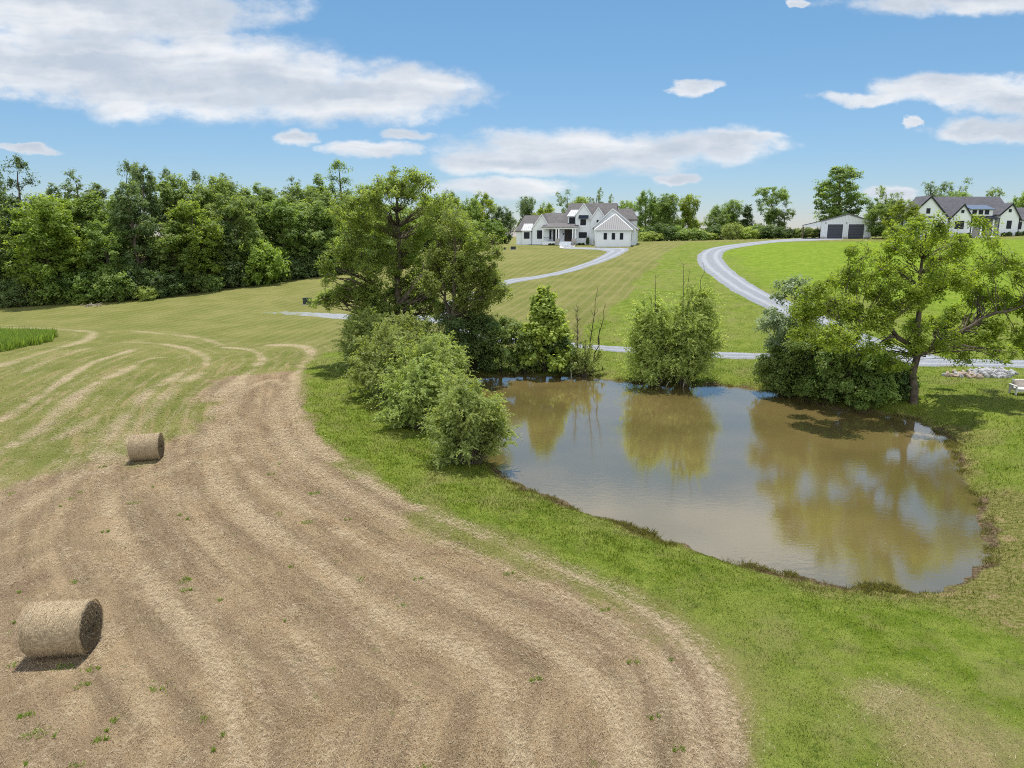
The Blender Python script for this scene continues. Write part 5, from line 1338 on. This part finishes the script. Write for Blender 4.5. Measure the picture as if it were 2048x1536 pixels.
hill(1335,382,72,'round','mid','big mid green tree, third to the right of the farmhouse',dep=188); hill(1375,384,62,'round','walnut','olive tree at the right end of the clump by the farmhouse',dep=190); hill(1318,400,60,'tall','dark','dark tree inside the clump right of the farmhouse',dep=194)
hill(1432,412,56,'round','mid','mid green tree left of the dark cedar',dep=190); hill(1462,395,60,'round','mid','taller mid green tree touching the dark cedar',dep=192); hill(1492,407,44,'cedar','dark','dark blue-green cedar between two broadleaved trees',dep=188)
hill(1540,369,74,'top','mid','tall tree with a high rounded crown on a long trunk, left of the barn',dep=184); hill(1562,415,50,'top','mid','lower side tree under the high rounded crown',dep=182)
hill(1673,331,106,'round','mid','largest round dense tree, directly behind the barn',dep=172); hill(1772,366,66,'thin','mid','open tree between the barn and the right-hand house',dep=168); hill(1745,405,55,'round','blue','low tree right of the barn',dep=172); hill(1768,400,80,'round','mid','green tree against the left end of the right-hand house',dep=150); hill(1803,402,78,'round','walnut','leafy tree in front of the left gable of the right-hand house',dep=138)
hill(1855,345,80,'thin','blue','sparse blue-green tree behind the right-hand house roof',dep=175); hill(1895,352,70,'thin','blue','second sparse tree behind the right-hand house roof',dep=178); hill(1905,378,80,'round','mid','mid green tree behind the ridge of the right-hand house',dep=172)
hill(1980,360,72,'thin','mid','open tree behind the right half of the right-hand house roof',dep=172); hill(2036,384,50,'round','yellow','yellow-green tree at the right edge behind the house',dep=172)
for i, (px, top, wd, lm) in enumerate([(955,460,70,'willow2'),(990,470,60,'dark'),(1265,450,60,'mid'),(1295,462,60,'willow2'),(1320,448,70,'dark'),(1350,452,60,'mid'),(1385,455,60,'shrub'),(1410,462,50,'willow2'),(1432,448,60,'dark'),(1465,446,44,'willow'),
      (1490,455,60,'willow2'),(1520,448,60,'mid'),(1545,450,60,'dark'),(1570,455,50,'dark'),(1592,456,40,'shrub'),(1612,452,40,'shrub'),(1640,456,60,'dark'),(1760,450,60,'dark'),(1225,455,50,'dark')]):
    hill(px, top, wd, 'bush', lm, '%s bush along the hilltop hedge, %s from the left' % (LOOK[lm], ORD[i]), dep=174+(i % 3)*3, name='bush', cat='shrub')
# clipped shrubs by the houses
def small_bush(x, y, w_, h_, lm, label, z=None):
    tm, cmh = ST['bush'][0]; r = thing('garden_shrub', label, 'shrub', (x, y, hz(x, y)-.05 if z is None else z), 0, 'clipped shrubs by the houses'); r.scale = (w_/5.6, w_/5.6, h_/4.2)
    for nm, me in (('stem', tm), ('foliage', cmh)):
        o_ = link(nm, me, r)
        if nm == 'foliage': o_.material_slots[0].link = 'OBJECT'; o_.material_slots[0].material = LM[lm]
x, y = hw(16.2, -1.6); small_bush(x, y, .75, 1.9, 'dark', 'narrow upright dark shrub beside the farmhouse side door')
for i, lx in enumerate((8.2, 8.9, 13.4, 14.4, 15.2)):
    x, y = hw(lx, -2.6 if lx < 13 else -1.6); small_bush(x, y, .8, .55, 'dark', 'low dark clipped shrub in front of the farmhouse porch, %s from the left' % ORD[i])
for i, (lx, h_) in enumerate([(6.3, 1.2), (7.0, 1.0), (8.6, 1.1), (10.4, 1.0), (11.2, 1.1), (12.0, 1.0), (12.9, 1.15), (19.8, .9), (20.8, 1.0), (22.6, 1.0), (23.8, 1.1)]):
    small_bush(gx+lx, gy-.9, 1.1, h_, 'shrub' if i < 3 else 'dark', 'clipped shrub along the front of the right-hand house, %s from the left' % ORD[i])
bm_bed = MB(); P_ = [(gx+13.9+.5*i, gy-1.6+(.25 if i % 2 else -.1)) for i in range(10)]+[(gx+18.4-.5*i, gy+.2) for i in range(10)]
bm_bed.v = [(x, y, hz(x, y)+.10) for x, y in P_]; bm_bed.f = [list(range(len(P_)))]
tag(bm_bed.build('stone_bed', M_trim), kind='structure')

# fallen branches at the wood edge
g = np.random.default_rng(9); q = gp(185, 613); tb = Tubes()
for i in range(16):
    a = np.array([g.normal(0, .9), g.normal(0, .35), .08+.1*g.random()]); d = rdir(g, 1)[0]*np.array([1, .5, .25]); tb.add(bez(a, a+d*(.6+g.random()*1.2)+[0, 0, .1], (0, 0, .15), 5, g, .04), np.linspace(.07, .02, 5), 5)
tag(link('fallen_branches', tb.mesh('fallen_branches', bark_pale), None, tuple(q)), 'heap of grey fallen branches on the meadow in front of the wood', 'branches')
